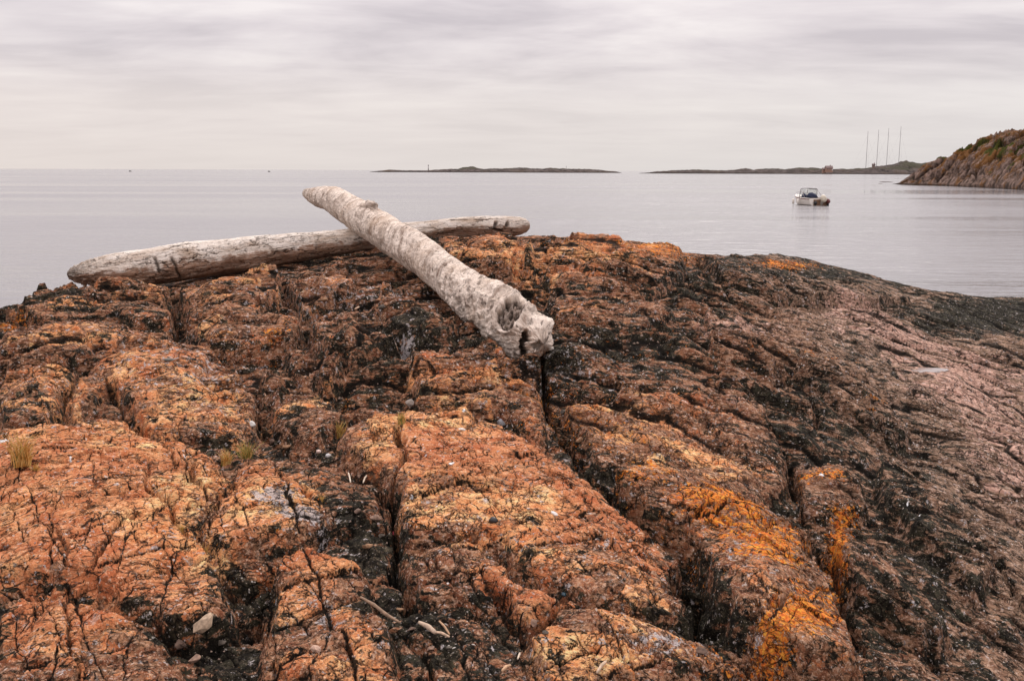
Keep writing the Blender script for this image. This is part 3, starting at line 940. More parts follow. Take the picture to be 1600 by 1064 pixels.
def height(x, y):
    i = int(np.clip(np.searchsorted(ys, y), 1, NR-1))
    t = x/(ys[i]+0.55)
    j = int(np.clip(np.searchsorted(tt, t), 1, NC-1))
    return H[i, j]


# rain pool: a small sheet of water inside the hollow
th = np.linspace(0, 2*np.pi, 40, endpoint=False)
pv = [(pool_c[0], pool_c[1], plev-0.021)]+[(pool_c[0]+0.24*math.cos(a)*(1+0.15*math.sin(3*a)), pool_c[1]+0.12*math.sin(a)*(1+0.2*math.sin(2*a+1)), plev-0.021) for a in th]
pf = [(0, i+1, (i+1) % 40+1) for i in range(40)]
mp, t_, b_ = new_mat('pool_water')
b_.inputs['Base Color'].default_value = (0.30, 0.25, 0.225, 1); b_.inputs['Roughness'].default_value = 0.05; b_.inputs['IOR'].default_value = 1.4
tn = N(t_, 'ShaderNodeTexCoord'); bn_ = N(t_, 'ShaderNodeBump'); bn_.inputs['Distance'].default_value = 0.002
t_.links.new(noise(t_, tn.outputs['Object'], 12, 3), bn_.inputs['Height']); t_.links.new(bn_.outputs[0], b_.inputs['Normal'])
pool = mesh_obj('rock_pool', pv, pf, mp, smooth=False)
tagd(pool, 'small pale rain pool in the pink hollow on the right slope', kind='structure')

# ------------------------------------------------------------------ headland and islands
def terrain_material(name, rocky, brown, green, scale, amt):
    m, t, b = new_mat(name)
    tcn = N(t, 'ShaderNodeTexCoord'); ob = tcn.outputs['Object']
    v, s = attr(t, 'veg')
    n1 = noise(t, ob, scale, 8, 0.7, 0.3); n2 = noise(t, ob, scale*3.7, 6, 0.7)
    n3 = noise(t, mapping(t, ob, loc=(30, 9, 4)), scale*0.7, 6, 0.65)
    col = mixc(t, ramp(t, n2, [(0.38, 0.0), (0.60, 1.0)]), tuple(c*0.22 for c in rocky), rocky)
    f = math_node(t, 'ADD', s[0], math_node(t, 'MULTIPLY', math_node(t, 'SUBTRACT', n1, 0.5), amt))
    col = mixc(t, ramp(t, f, [(0.45, 0.0), (0.62, 1.0)]), col, mixc(t, n2, tuple(c*0.5 for c in brown), brown))
    f2 = math_node(t, 'ADD', s[1], math_node(t, 'MULTIPLY', math_node(t, 'SUBTRACT', n3, 0.5), amt))
    col = mixc(t, ramp(t, f2, [(0.5, 0.0), (0.62, 1.0)]), col, mixc(t, n2, tuple(c*0.5 for c in green), green))
    col = mixc(t, s[2], col, (0.025, 0.016, 0.012))
    t.links.new(col, b.inputs['Base Color'])
    b.inputs['Roughness'].default_value = 0.9
    b.inputs['Specular IOR Level'].default_value = 0.08
    bn = N(t, 'ShaderNodeBump'); bn.inputs['Distance'].default_value = 3.0/scale*0.25; bn.inputs['Strength'].default_value = 1.0
    t.links.new(math_node(t, 'ADD', n1, math_node(t, 'MULTIPLY', n2, 0.4)), bn.inputs['Height']); t.links.new(bn.outputs[0], b.inputs['Normal'])
    return m


# headland: its shore runs from px 1402 (far) to px 1600+ (near), crest behind it
D0, D1 = CAM_H/math.tan(math.atan(19.5/F)), CAM_H/math.tan(math.atan(28/F))
hx = np.linspace(0, 1, 520); hy = np.linspace(0, 1, 260)
HX, HY = np.meshgrid(hx, hy, indexing='ij')
pxs = 1386+HX*570
shoreD = np.interp(pxs, [1386, 1394, 1600, 1960], [305, 290, 200, 175])
crest_px = [1386, 1396, 1436, 1480, 1500, 1530, 1545, 1600, 1700, 1850, 1960]
crest_py = [288, 286, 262, 243, 234, 224, 214, 204, 188, 175, 172]
cd = np.interp(pxs, [1386, 1396, 1440, 1500, 1600, 1960], [306, 296, 290, 275, 262, 250])
cz = CAM_H+(268.5+ (pxs-800)*0.0035*0 - np.interp(pxs, crest_px, crest_py)+0.5)/F*cd*1.0
dist = shoreD-3+HY*(cd-shoreD+3)*2.1
fr = np.clip((dist-shoreD)/np.maximum(cd-shoreD, 1), -0.2, 2.1)
prof = np.where(fr < 1, np.sin(np.clip(fr, -0.2, 1)*np.pi/2)**0.9 if False else np.sign(fr)*np.abs(np.sin(np.clip(fr, -0.2, 1)*np.pi/2))**0.85, 1-0.9*(fr-1)**1.5)
hxw = (pxs-800)/F*dist*1.0
hyw = dist
hz_ = cz*prof
env = sstep(0.0, 0.25, fr)*np.clip(cz/6, 0.05, 1)
b1, ra, rb, rc, ox, oy = cells(hxw*0.16+0.3*fbm(hxw*.2, hyw*.2, 3), hyw*0.12, 7)
b2, ra2, rb2, rc2, ox2, oy2 = cells(hxw*0.42+0.3*fbm(hxw*.5, hyw*.5, 3), hyw*0.36, 8)
off = (1-sstep(0.8, 1.05, fr))
hz_ = hz_+env*(0.9*fbm(hxw*0.09, hyw*0.05, 4, 0.5, 3)*(0.25+0.75*off)+off*(-1.6*np.exp(-(b1/0.14)**2)+1.9*(ra-0.5)+2.0*oy*(rb-.5)-0.8*np.exp(-(b2/0.14)**2)+0.9*(ra2-0.5)+0.5*ridged(hxw*0.6, hyw*0.35, 4, 0.6, 5)))
hz_ = np.where(fr < 0.02, np.minimum(hz_, -0.2), hz_)
hv = np.stack([hxw, hyw, hz_], -1).reshape(-1, 3)
headland = mesh_obj('headland', hv, grid_faces(520, 260)[:, ::-1], terrain_material('headland_rock', (0.42, 0.285, 0.225), (0.34, 0.155, 0.05), (0.12, 0.12, 0.02), 0.22, 2.2))
veg = np.stack([0.42+0.18*sstep(3.5, 8, hz_), 0.20+0.30*sstep(4.5, 8, hz_)*(1-sstep(9.5, 13, hz_)), np.maximum((1-sstep(0.15, 0.75, hz_))*0.9, off*(0.85*np.exp(-(b1/0.10)**2)+0.6*np.exp(-(b2/0.09)**2)).clip(0, .9))], -1)  # last channel: dark tide band, plus shading painted into the clefts
add_attr(headland.data, 'veg', veg.reshape(-1, 3))
tagd(headland, 'rocky headland with brown heath at the right', kind='structure')


def island(name, prof_pts, D, depth, seed, label, mat):
    n, k = 700, 40
    px = np.linspace(prof_pts[0][0], prof_pts[-1][0], n)
    hp = np.interp(px, [p[0] for p in prof_pts], [p[1] for p in prof_pts])
    PXm, T = np.meshgrid(px, np.linspace(0, 1, k), indexing='ij')
    hpm = np.repeat(hp[:, None], k, 1)
    X = (PXm-800)/F*(D+T*depth*0.0)
    Yy = D+T*depth*np.clip(hpm/6, 0.25, 1.2)
    X = (PXm-800)/F*Yy/math.cos(0)
    hm = hpm/F*D
    z = hm*np.sin(np.clip(T*1.15, 0, 1)*np.pi)**0.7
    z = hm*np.where(T < 0.35, sstep(-0.05, 0.35, T), 1-sstep(0.6, 1.05, T)*1.1)
    z = z*(1+0.22*fbm(X*0.03, Yy*0.02, 4, 0.55, seed))+0.3*hm*0.2*fbm(X*0.1, Yy*0.05, 3, 0.6, seed+4)
    z[:, 0] = -0.6; z[:, -1] = -1
    o = mesh_obj(name, np.stack([X, Yy, z], -1).reshape(-1, 3), grid_faces(n, k)[:, ::-1], mat)
    vg = np.stack([np.full_like(z, 0.45), 0.25+0.3*sstep(3, 8, z), (1-sstep(0.4, 2.2, z))*0.9], -1)
    add_attr(o.data, 'veg', vg.reshape(-1, 3))
    tagd(o, label, kind='structure')
    return o


MI = terrain_material('island_heath', (0.20, 0.16, 0.145), (0.20, 0.14, 0.10), (0.145, 0.135, 0.09), 0.03, 1.2)
# heights are pixels above the island's own waterline
I1 = [(580, 0.3), (600, 2.4), (612, 3.2), (628, 2.6), (660, 2.6), (680, 4.0), (700, 4.2), (716, 5), (730, 8.2), (742, 8.8), (748, 6), (756, 5.2), (770, 6), (785, 5.4), (800, 6.2), (845, 6.4), (860, 7.2), (872, 5.8), (905, 6.2), (935, 4.2), (945, 3), (960, 2), (968, 0.3)]
island('island', I1, 1750, 130, 3, 'long low island with a small hill on the horizon', MI)
I2 = [(995, 0.3), (1010, 1.2), (1020, 3), (1050, 4.5), (1085, 6), (1110, 5), (1130, 4.4), (1148, 6), (1160, 7.5), (1172, 5.8), (1185, 7.5), (1200, 8.5), (1220, 6.5), (1240, 9), (1262, 9), (1280, 7.4), (1300, 7.2),
      (1325, 8.6), (1345, 9), (1365, 11), (1385, 14.5), (1405, 19), (1420, 17), (1445, 19.5), (1480, 20), (1540, 18), (1640, 16), (1720, 10), (1800, 3)]
island('island', I2, 1450, 160, 9, 'hilly island under the four masts', MI)

MAT_SK = plain('skerry_rock', (0.07, 0.045, 0.035), 0.9)
def lump(name, loc, sx, sy, sz_, mat, seed, label, kind=None, cat=None, group=None, nu=24, nv=14, rough=0.25):
    u = np.linspace(0, 2*np.pi, nu, endpoint=False); v = np.linspace(0, np.pi, nv)
    V, U = np.meshgrid(v, u, indexing='ij')
    x = np.sin(V)*np.cos(U); y = np.sin(V)*np.sin(U); z = np.cos(V)
    d = 1+rough*(fbm(x*1.6+seed, y*1.6+z*1.3, 3, 0.55, seed)+fbm(z*1.6+seed, x*1.6+y, 2, 0.5, seed+3)*0.6)
    vv = np.stack([x*d*sx, y*d*sy, z*d*sz_], -1).reshape(-1, 3)
    o = mesh_obj(name, vv, grid_faces(nv, nu, True)[:, ::-1], mat, smooth=False if rough > 0.3 else True)
    o.location = loc
    tagd(o, label, cat, group, kind)
    return o


def seapt(px, py):
    d = ray(px, py)
    k = -CAM_H/d[2]
    return np.array([d[0]*k, d[1]*k, 0.0])


lump('skerry', seapt(1384, 285.0), 2.4, 2.0, 0.22, MAT_SK, 3, 'low dark skerry awash off the tip of the headland', kind='structure')
lump('skerry', seapt(1376, 287.5)*np.array([1, 1, 1]), 0.6, .6, 0.10, MAT_SK, 5, 'tiny dark rock awash in front of the low skerry', kind='structure')

# ------------------------------------------------------------------ driftwood logs
def log(name, cl, mat, seed, lenres, angres, feat, brown, label, parent=None, kind='spiral'):
    """cl: (centre xyz, radius) list"""
    P0 = np.array([c[0] for c in cl]); R0 = np.array([c[1] for c in cl])
    L = np.concatenate([[0], np.cumsum(np.linalg.norm(np.diff(P0, axis=0), axis=1))])
    # smooth interpolation
    s = np.linspace(0, L[-1], lenres)
    sm = 0.5-0.5*np.cos(np.pi*np.linspace(0, 1, lenres))
    s = L[-1]*(0.8*np.linspace(0, 1, lenres)+0.2*sm)
    def interp(a):
        q = np.interp(s, L, a)
        k = max(3, lenres//40)
        w = np.hanning(k*2+1); w /= w.sum()
        return np.convolve(np.pad(q, k, mode='reflect', reflect_type='odd'), w, 'valid')
    c = np.stack([interp(P0[:, i]) for i in range(3)], -1)
    r = np.interp(s, L, R0)
    tipw = 0.0
    T = np.gradient(c, axis=0); T /= np.linalg.norm(T, axis=1)[:, None]
    up = np.array([0, 0, 1.0])
    side = np.cross(T, up); side /= np.linalg.norm(side, axis=1)[:, None]
    upn = np.cross(side, T)
    th = np.linspace(-np.pi, np.pi, angres, endpoint=False)      # 0 = up, seam underneath
    Sg, TH = np.meshgrid(s, th, indexing='ij')
    rr = np.repeat(r[:, None], angres, 1)
    n = fbm(Sg*1.3, np.cos(TH)*1.1+3, 3, 0.5, seed)+fbm(Sg*1.3+9, np.sin(TH)*1.1, 3, 0.5, seed+2)
    rr = rr*(1+0.07*n)
    pos = c[:, None, :]+side[:, None, :]*(np.sin(TH)*rr)[..., None]+upn[:, None, :]*(np.cos(TH)*rr)[..., None]
    U, V = project(pos[..., 0], pos[..., 1], pos[..., 2])
    radial = side[:, None, :]*np.sin(TH)[..., None]+upn[:, None, :]*np.cos(TH)[..., None]
    view = np.array([0, 0, CAM_H])-pos
    facing = (radial*view).sum(-1)/np.linalg.norm(view, axis=-1)
    wrp = fbm(Sg*9, TH*1.5, 3, 0.55, seed+20)
    dr, crk, cav, dv = feat(Sg, TH, rr, U, V, facing, s[-1], wrp)
    pos = pos+radial*dr[..., None]+dv
    v = pos.reshape(-1, 3)
    nv = len(v)
    f = grid_faces(lenres, angres, True)
    v = np.vstack([v, c[0]-T[0]*0.004, c[-1]+T[-1]*0.004])
    o = mesh_obj(name, v, f, mat, parent)
    # end caps as tiny fans
    import bmesh
    bm = bmesh.new(); bm.from_mesh(o.data); bm.verts.ensure_lookup_table()
    for k in range(angres):
        k2 = (k+1) % angres
        bm.faces.new((bm.verts[k2], bm.verts[k], bm.verts[nv])).smooth = True
        o2 = (lenres-1)*angres
        bm.faces.new((bm.verts[o2+k], bm.verts[o2+k2], bm.verts[nv+1])).smooth = True
    bmesh.ops.recalc_face_normals(bm, faces=bm.faces)
    bm.to_mesh(o.data); bm.free()
    gr = np.stack([Sg, TH*0.15, np.zeros_like(Sg)], -1).reshape(-1, 3)
    gr = np.vstack([gr, [gr[0]], [gr[-1]]])
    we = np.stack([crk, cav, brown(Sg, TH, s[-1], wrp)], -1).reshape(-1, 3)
    we = np.vstack([we, [we[0]], [we[-1]]])
    add_attr(o.data, 'grain', gr); add_attr(o.data, 'wear', we)
    tagd(o, label, 'driftwood log')
    return o


def ell(U, V, cx_, cy_, rx, ry, ang=0):
    a = R(ang)
    x = U-cx_; y = V-cy_
    p = (x*math.cos(a)+y*math.sin(a))/rx; q = (-x*math.sin(a)+y*math.cos(a))/ry
    return np.sqrt(p*p+q*q)


def featA(Sg, TH, rr, U, V, fc, L, w):
    d = np.zeros_like(Sg); crk = np.zeros_like(Sg); cav = np.zeros_like(Sg)
    near = sstep(0.72, 0.84, Sg/L)
    fr_ = sstep(-0.1, 0.25, fc)
    # swollen knotty root end
    d += near*0.022*fbm(Sg*7, TH*1.6, 5, 0.6, 90)
    dv = np.zeros(Sg.shape+(3,))
    wq = 0.10*fbm(U/14, V/14, 3, 0.5, 301)
    # collar of the big hollow, then the hollow itself sunk into the wood
    n1 = np.array([0.05, -0.80, 0.60]); n1 /= np.linalg.norm(n1)
    e = ell(U, V, 799, 490, 19, 29, 28)+wq*1.4
    d += fr_*0.022*np.exp(-((e-1.12)/0.17)**2)
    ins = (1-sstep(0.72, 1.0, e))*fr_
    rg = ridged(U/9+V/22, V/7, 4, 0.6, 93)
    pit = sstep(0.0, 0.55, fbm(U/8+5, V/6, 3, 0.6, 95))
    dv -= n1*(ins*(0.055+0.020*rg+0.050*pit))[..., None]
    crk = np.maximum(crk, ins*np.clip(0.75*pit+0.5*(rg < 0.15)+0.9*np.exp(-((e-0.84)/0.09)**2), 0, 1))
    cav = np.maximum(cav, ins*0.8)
    # deep hole beside it, its inner shade painted near-black
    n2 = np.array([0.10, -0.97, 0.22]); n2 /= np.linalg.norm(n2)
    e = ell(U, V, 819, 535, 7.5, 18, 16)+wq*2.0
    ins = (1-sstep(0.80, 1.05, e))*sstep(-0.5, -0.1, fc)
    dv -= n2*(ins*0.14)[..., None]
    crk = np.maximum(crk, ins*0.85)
    # pale rib inside the hole
    e2_ = ell(U, V, 826, 541, 3.5, 12, 20)
    crk *= 1-0.8*(1-sstep(0.6, 1.1, e2_))
    # notch under the right-hand lobe, and the lobe
    e = ell(U, V, 848, 538, 17, 5, -10)+wq*1.5
    ins = (1-sstep(0.75, 1.05, e))*sstep(-0.5, -0.1, fc)
    dv -= n2*(ins*0.06)[..., None]
    crk = np.maximum(crk, ins*0.35)
    sw = ridged((V-500)/16+(U-800)/60, (U-800)/34, 3, 0.55, 311)
    d += near*0.006*(sw-0.5)*(1-ins)
    crk = np.maximum(crk, near*sstep(1.25, 1.5, sw)*0.5)
    e = ell(U, V, 846, 509, 15, 13, 20)
    dv += np.array([0.035, -0.01, 0.025])*np.exp(-e**2)[..., None]
    e = ell(U, V, 814, 551, 16, 9, 15)
    dv += np.array([0.015, -0.02, -0.035])*np.exp(-e**2)[..., None]
    # hump on the upper edge before the hollow
    e = ell(U, V, 783, 452, 16, 9, 20)
    d += 0.018*np.exp(-e**2)
    # grooves with the twist of the grain
    q = Sg*5+TH*1.1
    d += 0.004*ridged(Sg*7+TH*1.4, TH*1.2-Sg*1.5, 4, 0.6, 97)
    g2 = ridged(Sg*16+TH*2.4, TH*4-Sg*2, 3, 0.6, 99)
    d += 0.0022*g2
    crk = np.maximum(crk, sstep(1.40, 1.66, g2)*0.0)
    # long drying splits following the twist
    sp = np.abs(fbm(Sg*0.9+TH*0.25, TH*2.6-Sg*0.7, 4, 0.55, 321))
    on = sstep(0.05, 0.35, fbm(Sg*1.6, TH*0.9, 2, 0.5, 325))*(1-near)
    ln = (1-sstep(0.008, 0.035, sp))*on
    d -= 0.006*ln
    crk = np.maximum(crk, ln*0.75)
    # far end: weathered pits
    d -= 0.004*(1-sstep(0.0, 0.3, Sg/L))*sstep(0.1, 0.5, fbm(Sg*22+TH*2, TH*5, 2, 0.5, 103))
    return d, crk, cav, dv


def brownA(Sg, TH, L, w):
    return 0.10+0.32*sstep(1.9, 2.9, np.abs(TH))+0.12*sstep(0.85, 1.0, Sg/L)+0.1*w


N3 = P(826, 530, 6.30); F3 = P(480, 304, 11.9)


def on_line(px, py):
    """point whose depth is that of the straight log axis seen at that column"""
    r = ray(px, py); q = r[0]/r[1]
    s_ = (q*N3[1]-N3[0])/((F3[0]-N3[0])-q*(F3[1]-N3[1]))
    Y = N3[1]+s_*(F3[1]-N3[1])
    return P(px, py, Y), Y


clA = []
for (px, py, hw) in [(477, 301, 3), (481, 303, 7.5), (489, 306, 11), (505, 309, 15.5), (523, 313, 19.5), (545, 326, 22.5), (561, 338, 25), (606, 366, 25.5), (671, 407, 28), (722, 451, 30.5), (752, 474, 35),
                     (779, 490, 40), (799, 508, 41), (816, 519, 38), (828, 527, 32), (837, 532, 25), (844, 536, 17), (849, 538, 7)]:
    p, Y = on_line(px, py)
    clA.append((p, hw/F*Y*1.0))
MAT_WA = wood_material('bleached_spiral_wood', 'spiral')
MAT_WB = wood_material('bleached_cracked_wood', 'straight')
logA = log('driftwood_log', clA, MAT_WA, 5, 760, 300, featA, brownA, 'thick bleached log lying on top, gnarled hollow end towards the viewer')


def featB(Sg, TH, rr, U, V, fc, L, w):
    d = np.zeros_like(Sg); crk = np.zeros_like(Sg); cav = np.zeros_like(Sg)
    # checked surface: plates separated by long branching cracks
    qx = Sg*3.2+0.30*fbm(Sg*5, TH*2, 4, 0.6, 121); qy = TH*2.6+0.45*fbm(Sg*5, TH*2, 4, 0.6, 123)
    e, ra, rb, rc, ox, oy = cells(qx, qy, 5)
    opn = sstep(-0.4, 0.2, fbm(Sg*2, TH, 2, 0.5, 125))
    k = np.exp(-(e/0.07)**1.4)*opn
    d -= 0.015*k
    d += 0.010*(ra-0.5)
    crk = np.maximum(crk, np.exp(-(e/0.065)**2)*opn)
    e2, ra2, *_ = cells(Sg*9+0.3*fbm(Sg*14, TH*5, 3, 0.6, 131), TH*6+0.5*fbm(Sg*14, TH*5, 3, 0.6, 133), 6)
    d -= 0.0035*np.exp(-(e2/0.08)**1.5)
    crk = np.maximum(crk, np.exp(-(e2/0.08)**2)*sstep(-0.2, 0.2, fbm(Sg*3, TH, 2, 0.5, 135))*0.8)
    # two saw-like cuts on the left part
    for (ux_, v0, v1) in [((240, 247), 402, 428), ((268, 281), 402, 436)]:
        tt_ = np.clip((V-v0)/(v1-v0), -0.2, 1.2)
        xx = ux_[0]+(ux_[1]-ux_[0])*tt_
        m = np.exp(-((U-xx+3*w)/2.6)**2)*sstep(-0.1, 0.1, tt_)*(1-sstep(0.95, 1.15, tt_))*(fc > 0)
        d -= 0.03*m; crk = np.maximum(crk, m*0.9)
    # chewed holes near the right end
    for (cx_, cy_, rx, ry) in [(793, 350, 4, 7), (775, 350, 4, 8), (779, 361, 10, 3)]:
        e = ell(U, V, cx_, cy_, rx, ry, 10)+0.25*w
        m = (1-sstep(0.5, 1.1, e))*(fc > 0)
        d -= 0.05*m; crk = np.maximum(crk, m*0.85)
    # ragged left end and hollow underside
    lend = 1-sstep(0.0, 0.10, Sg/L)
    d -= lend*0.02*ridged(Sg*14, TH*3, 3, 0.6, 141)
    cav = np.maximum(cav, (1-sstep(0.0, 0.03, Sg/L))*0.8)
    und = sstep(1.5, 2.1, np.abs(TH))*(1-sstep(0.1, 0.3, Sg/L))
    d -= und*0.018*sstep(0.1, 0.9, ridged(Sg*4, TH*5, 3, 0.6, 144))
    return d, crk, cav, np.zeros(Sg.shape+(3,))


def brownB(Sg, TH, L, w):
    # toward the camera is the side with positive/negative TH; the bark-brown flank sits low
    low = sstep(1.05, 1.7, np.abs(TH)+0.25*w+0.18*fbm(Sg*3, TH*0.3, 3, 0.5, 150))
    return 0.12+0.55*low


clB = []
for (px, py, hw) in [(105, 429, 5), (108, 430, 11), (115, 429, 15), (128, 428, 20), (150, 427, 24.5), (200, 423, 29.5), (300, 408, 29), (400, 395, 25.5), (500, 382, 21), (600, 371, 19), (700, 357, 15.5), (760, 355, 17),
                     (795, 354, 16), (812, 353, 14), (821, 352, 11), (826, 352, 6)]:
    Y = 8.70+(px-105)/720*1.75
    clB.append((P(px, py, Y), hw/F*Y))
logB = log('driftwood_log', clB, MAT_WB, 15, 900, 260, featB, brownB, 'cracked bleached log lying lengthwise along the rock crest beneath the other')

# flaking branch stub on the upper log
def blobmesh(name, loc, sc, rot, mat, seed, parent=None, rough=0.25, nu=40, nv=24):
    u = np.linspace(0, 2*np.pi, nu, endpoint=False); v = np.linspace(0, np.pi, nv)
    V, U = np.meshgrid(v, u, indexing='ij')
    x = np.sin(V)*np.cos(U); y = np.sin(V)*np.sin(U); z = np.cos(V)
    d = 1+rough*(fbm(x*1.5+seed, y*1.5+z, 3, 0.55, seed)+0.6*fbm(z*2+seed, x*1.6+y, 3, 0.55, seed+3))
    vv = np.stack([x*d*sc[0], y*d*sc[1], z*d*sc[2]], -1).reshape(-1, 3)
    M = np.array(Matrix.Rotation(rot[2], 3, 'Z') @ Matrix.Rotation(rot[1], 3, 'Y') @ Matrix.Rotation(rot[0], 3, 'X'))
    vv = vv @ M.T+np.array(loc)
    o = mesh_obj(name, vv, grid_faces(nv, nu, True)[:, ::-1], mat, parent)
    return o, V, U


ps, Ys = on_line(574, 322)
dirA = (N3-F3)/np.linalg.norm(N3-F3)
o, V_, U_ = blobmesh('branch_stub', ps+np.array([0.0, 0.05, -0.035]), (0.22, 0.085, 0.075), (0, math.asin(-dirA[2])*-1, math.atan2(dirA[1], dirA[0])), MAT_WA, 4, logA)
gr = np.stack([V_*0.1, U_*0.06, V_*0], -1).reshape(-1, 3)
add_attr(o.data, 'grain', gr)
add_attr(o.data, 'wear', np.stack([V_*0, V_*0+0.5, V_*0+0.35], -1).reshape(-1, 3))


# ------------------------------------------------------------------ far structures
MAT_STEEL = plain('painted_steel', (0.30, 0.28, 0.28), 0.5, 0.3)
MAT_WHITEPAINT = plain('white_paint', (0.78, 0.76, 0.73), 0.5, var=0.05)


def tube(path, radii, n=8):
    path = [Vector(p) for p in path]
    vs, fs = [], []
    for i, p in enumerate(path):
        d = (path[min(i+1, len(path)-1)]-path[max(i-1, 0)]).normalized()
        a_ = d.orthogonal().normalized(); b_ = d.cross(a_)
        if i: # keep the frame from turning
            a_ = (la-d*la.dot(d)).normalized(); b_ = d.cross(a_)
        la = a_
        for k in range(n):
            q = 2*math.pi*k/n
            vs.append(tuple(p+(a_*math.cos(q)+b_*math.sin(q))*radii[i]))
    for i in range(len(path)-1):
        for k in range(n):
            k2 = (k+1) % n
            fs.append((i*n+k, i*n+k2, (i+1)*n+k2, (i+1)*n+k))
    fs.append(tuple(range(n))[::-1]); fs.append(tuple((len(path)-1)*n+k for k in range(n)))
    return vs, fs


def join(parts):
    vs, fs = [], []
    for v, f in parts:
        o_ = len(vs)
        vs += list(v); fs += [tuple(i+o_ for i in q) for q in f]
    return vs, fs


def box(x0, x1, y0, y1, z0, z1):
    v = [(x0, y0, z0), (x1, y0, z0), (x1, y1, z0), (x0, y1, z0), (x0, y0, z1), (x1, y0, z1), (x1, y1, z1), (x0, y1, z1)]
    f = [(3, 2, 1, 0), (4, 5, 6, 7), (0, 1, 5, 4), (1, 2, 6, 5), (2, 3, 7, 6), (3, 0, 4, 7)]
    return v, f


def isl_ground(px, D):
    """top of an island ridge under a pixel column"""
    h = np.interp(px, [p[0] for p in I2], [p[1] for p in I2])
    return h/F*D*0.9


masts = [(1353.0, 205, 'leftmost of the four tall thin radio masts on the far island'),
         (1369.5, 203, 'second from the left of the four tall radio masts on the far island'),
         (1385.0, 200.5, 'third from the left of the four tall radio masts on the far island'),
         (1403.8, 198, 'rightmost and tallest of the four thin radio masts on the far island')]
for (px, ty, lab) in masts:
    D = 1500
    p = P(px, 262, D)
    top = P(px, ty, D)[2]
    zb = 1.0
    e_ = empty('radio_mast', (p[0], D, zb))
    hgt = top-zb
    v, f = tube([(0, 0, 0), (0, 0, hgt*0.5), (0, 0, hgt)], [0.34, 0.30, 0.22], 6)
    mesh_obj('mast_column', v, f, MAT_STEEL, e_, False)
    for k in range(3):
        a_ = k*2*math.pi/3+0.4
        v, f = join([tube([(math.cos(a_)*22, math.sin(a_)*22, 3), (0, 0, hgt*q)], [0.03, 0.03], 4) for q in (0.45, 0.9)])
        mesh_obj('guy_wire', v, f, MAT_STEEL, e_, False)
    tagd(e_, lab, 'radio mast', 'four radio masts on the far island')


def house(px, py, D, w, d, h, wall, roof, label, rz=0.0):
    p = P(px, py, D)
    e_ = empty('house', (p[0], D, p[2]), rz)
    W_ = mesh_obj('wall', *join([box(-w/2, w/2, -d/2, d/2, -3, h)]), wall, e_, False)
    rh = d*0.42
    v = [(-w/2-.4, -d/2-.4, h+0.01), (w/2+.4, -d/2-.4, h+0.01), (w/2+.4, d/2+.4, h+0.01), (-w/2-.4, d/2+.4, h+0.01), (-w/2-.4, 0, h+rh), (w/2+.4, 0, h+rh)]
    rf = mesh_obj('roof', v, [(0, 1, 5, 4), (2, 3, 4, 5), (0, 4, 3), (1, 2, 5), (3, 2, 1, 0)], roof, e_, False)
    mesh_obj('chimney', *box(w*0.15, w*0.15+0.9, -0.4, 0.5, h+rh*0.6, h+rh+1.2), wall, rf, False)
    gm = plain('window_dark', (0.05, 0.05, 0.06), 0.2)
    for k in range(3):
        x = -w*0.32+k*w*0.30
        mesh_obj('window', *box(x, x+1.2, -d/2-0.06, -d/2+0.05, h*0.4, h*0.4+1.3), gm, W_, False)
    mesh_obj('door', *box(w*0.36, w*0.36+1.0, -d/2-0.06, -d/2+0.05, 0, 2.1), MAT_WHITEPAINT, e_, False)
    tagd(e_, label, 'house')
    return e_


RED_WALL = plain('ochre_boards', (0.30, 0.18, 0.13)); GREY_ROOF = plain('roof_slate', (0.17, 0.11, 0.10)); GREY_WALL = plain('grey_boards', (0.22, 0.16, 0.13))
house(1295, 266.5, 1440, 9.5, 7, 3.6, RED_WALL, GREY_ROOF, 'ochre house with gabled roof near the shore of the hilly island')
house(1287.5, 267.5, 1446, 4.5, 5, 2.6, RED_WALL, GREY_ROOF, 'small ochre outbuilding left of the gabled house on the island')
house(1365, 259.8, 1500, 3.4, 4, 2.0, GREY_WALL, GREY_ROOF, 'small grey hut on the island ridge between the two left masts')

for (px, y0, y1, D, w, lab) in [(669.3, 266.5, 257.5, 1790, 0.9, 'slim tapering sea beacon standing on the left end of the long island'),
                               (884.8, 264.5, 259.5, 1800, 0.45, 'thin short sea beacon on the right half of the long island')]:
    p = P(px, y0, D); q = P(px, y1, D)
    h = q[2]-p[2]
    e_ = empty('sea_beacon', (p[0], D, p[2]-1.0))
    mesh_obj('tower', *tube([(0, 0, 0), (0, 0, h*0.85)], [w, w*0.6], 10), plain('beacon_grey', (0.35, 0.31, 0.30)), e_)
    mesh_obj('lantern', *tube([(0, 0, h*0.85+0.01), (0, 0, h+0.6), (0, 0, h+1.0)], [w*0.75, w*0.75, w*0.1], 10), plain('beacon_dark', (0.12, 0.09, 0.09)), e_)
    tagd(e_, lab, 'beacon')

for (px, py, D, lab) in [(203, 265.6, 1500, 'tiny dark boat near the horizon at the far left'), (420, 266.6, 1600, 'tiny dark boat on the horizon above the left tip of the upper log')]:
    p = P(px, py, D)
    e_ = empty('distant_boat', (p[0], D, 0))
    dm = plain('dark_hull', (0.06, 0.045, 0.045))
    v = [(-2.4, -.9, -.3), (1.6, -.9, -.3), (2.9, 0, -.3), (1.6, .9, -.3), (-2.4, .9, -.3), (-2.5, -1.1, 1.0), (1.8, -1.1, 1.1), (3.4, 0, 1.4), (1.8, 1.1, 1.1), (-2.5, 1.1, 1.0)]
    mesh_obj('hull', v, [(0, 1, 6, 5), (1, 2, 7, 6), (2, 3, 8, 7), (3, 4, 9, 8), (4, 0, 5, 9), (5, 6, 7, 8, 9)], dm, e_, False)
    mesh_obj('cabin', *box(-1.2, 0.8, -.7, .7, 1.02, 2.5), dm, e_, False)
    e_.scale = (0.7, 0.7, 0.7)
    tagd(e_, lab, 'boat')

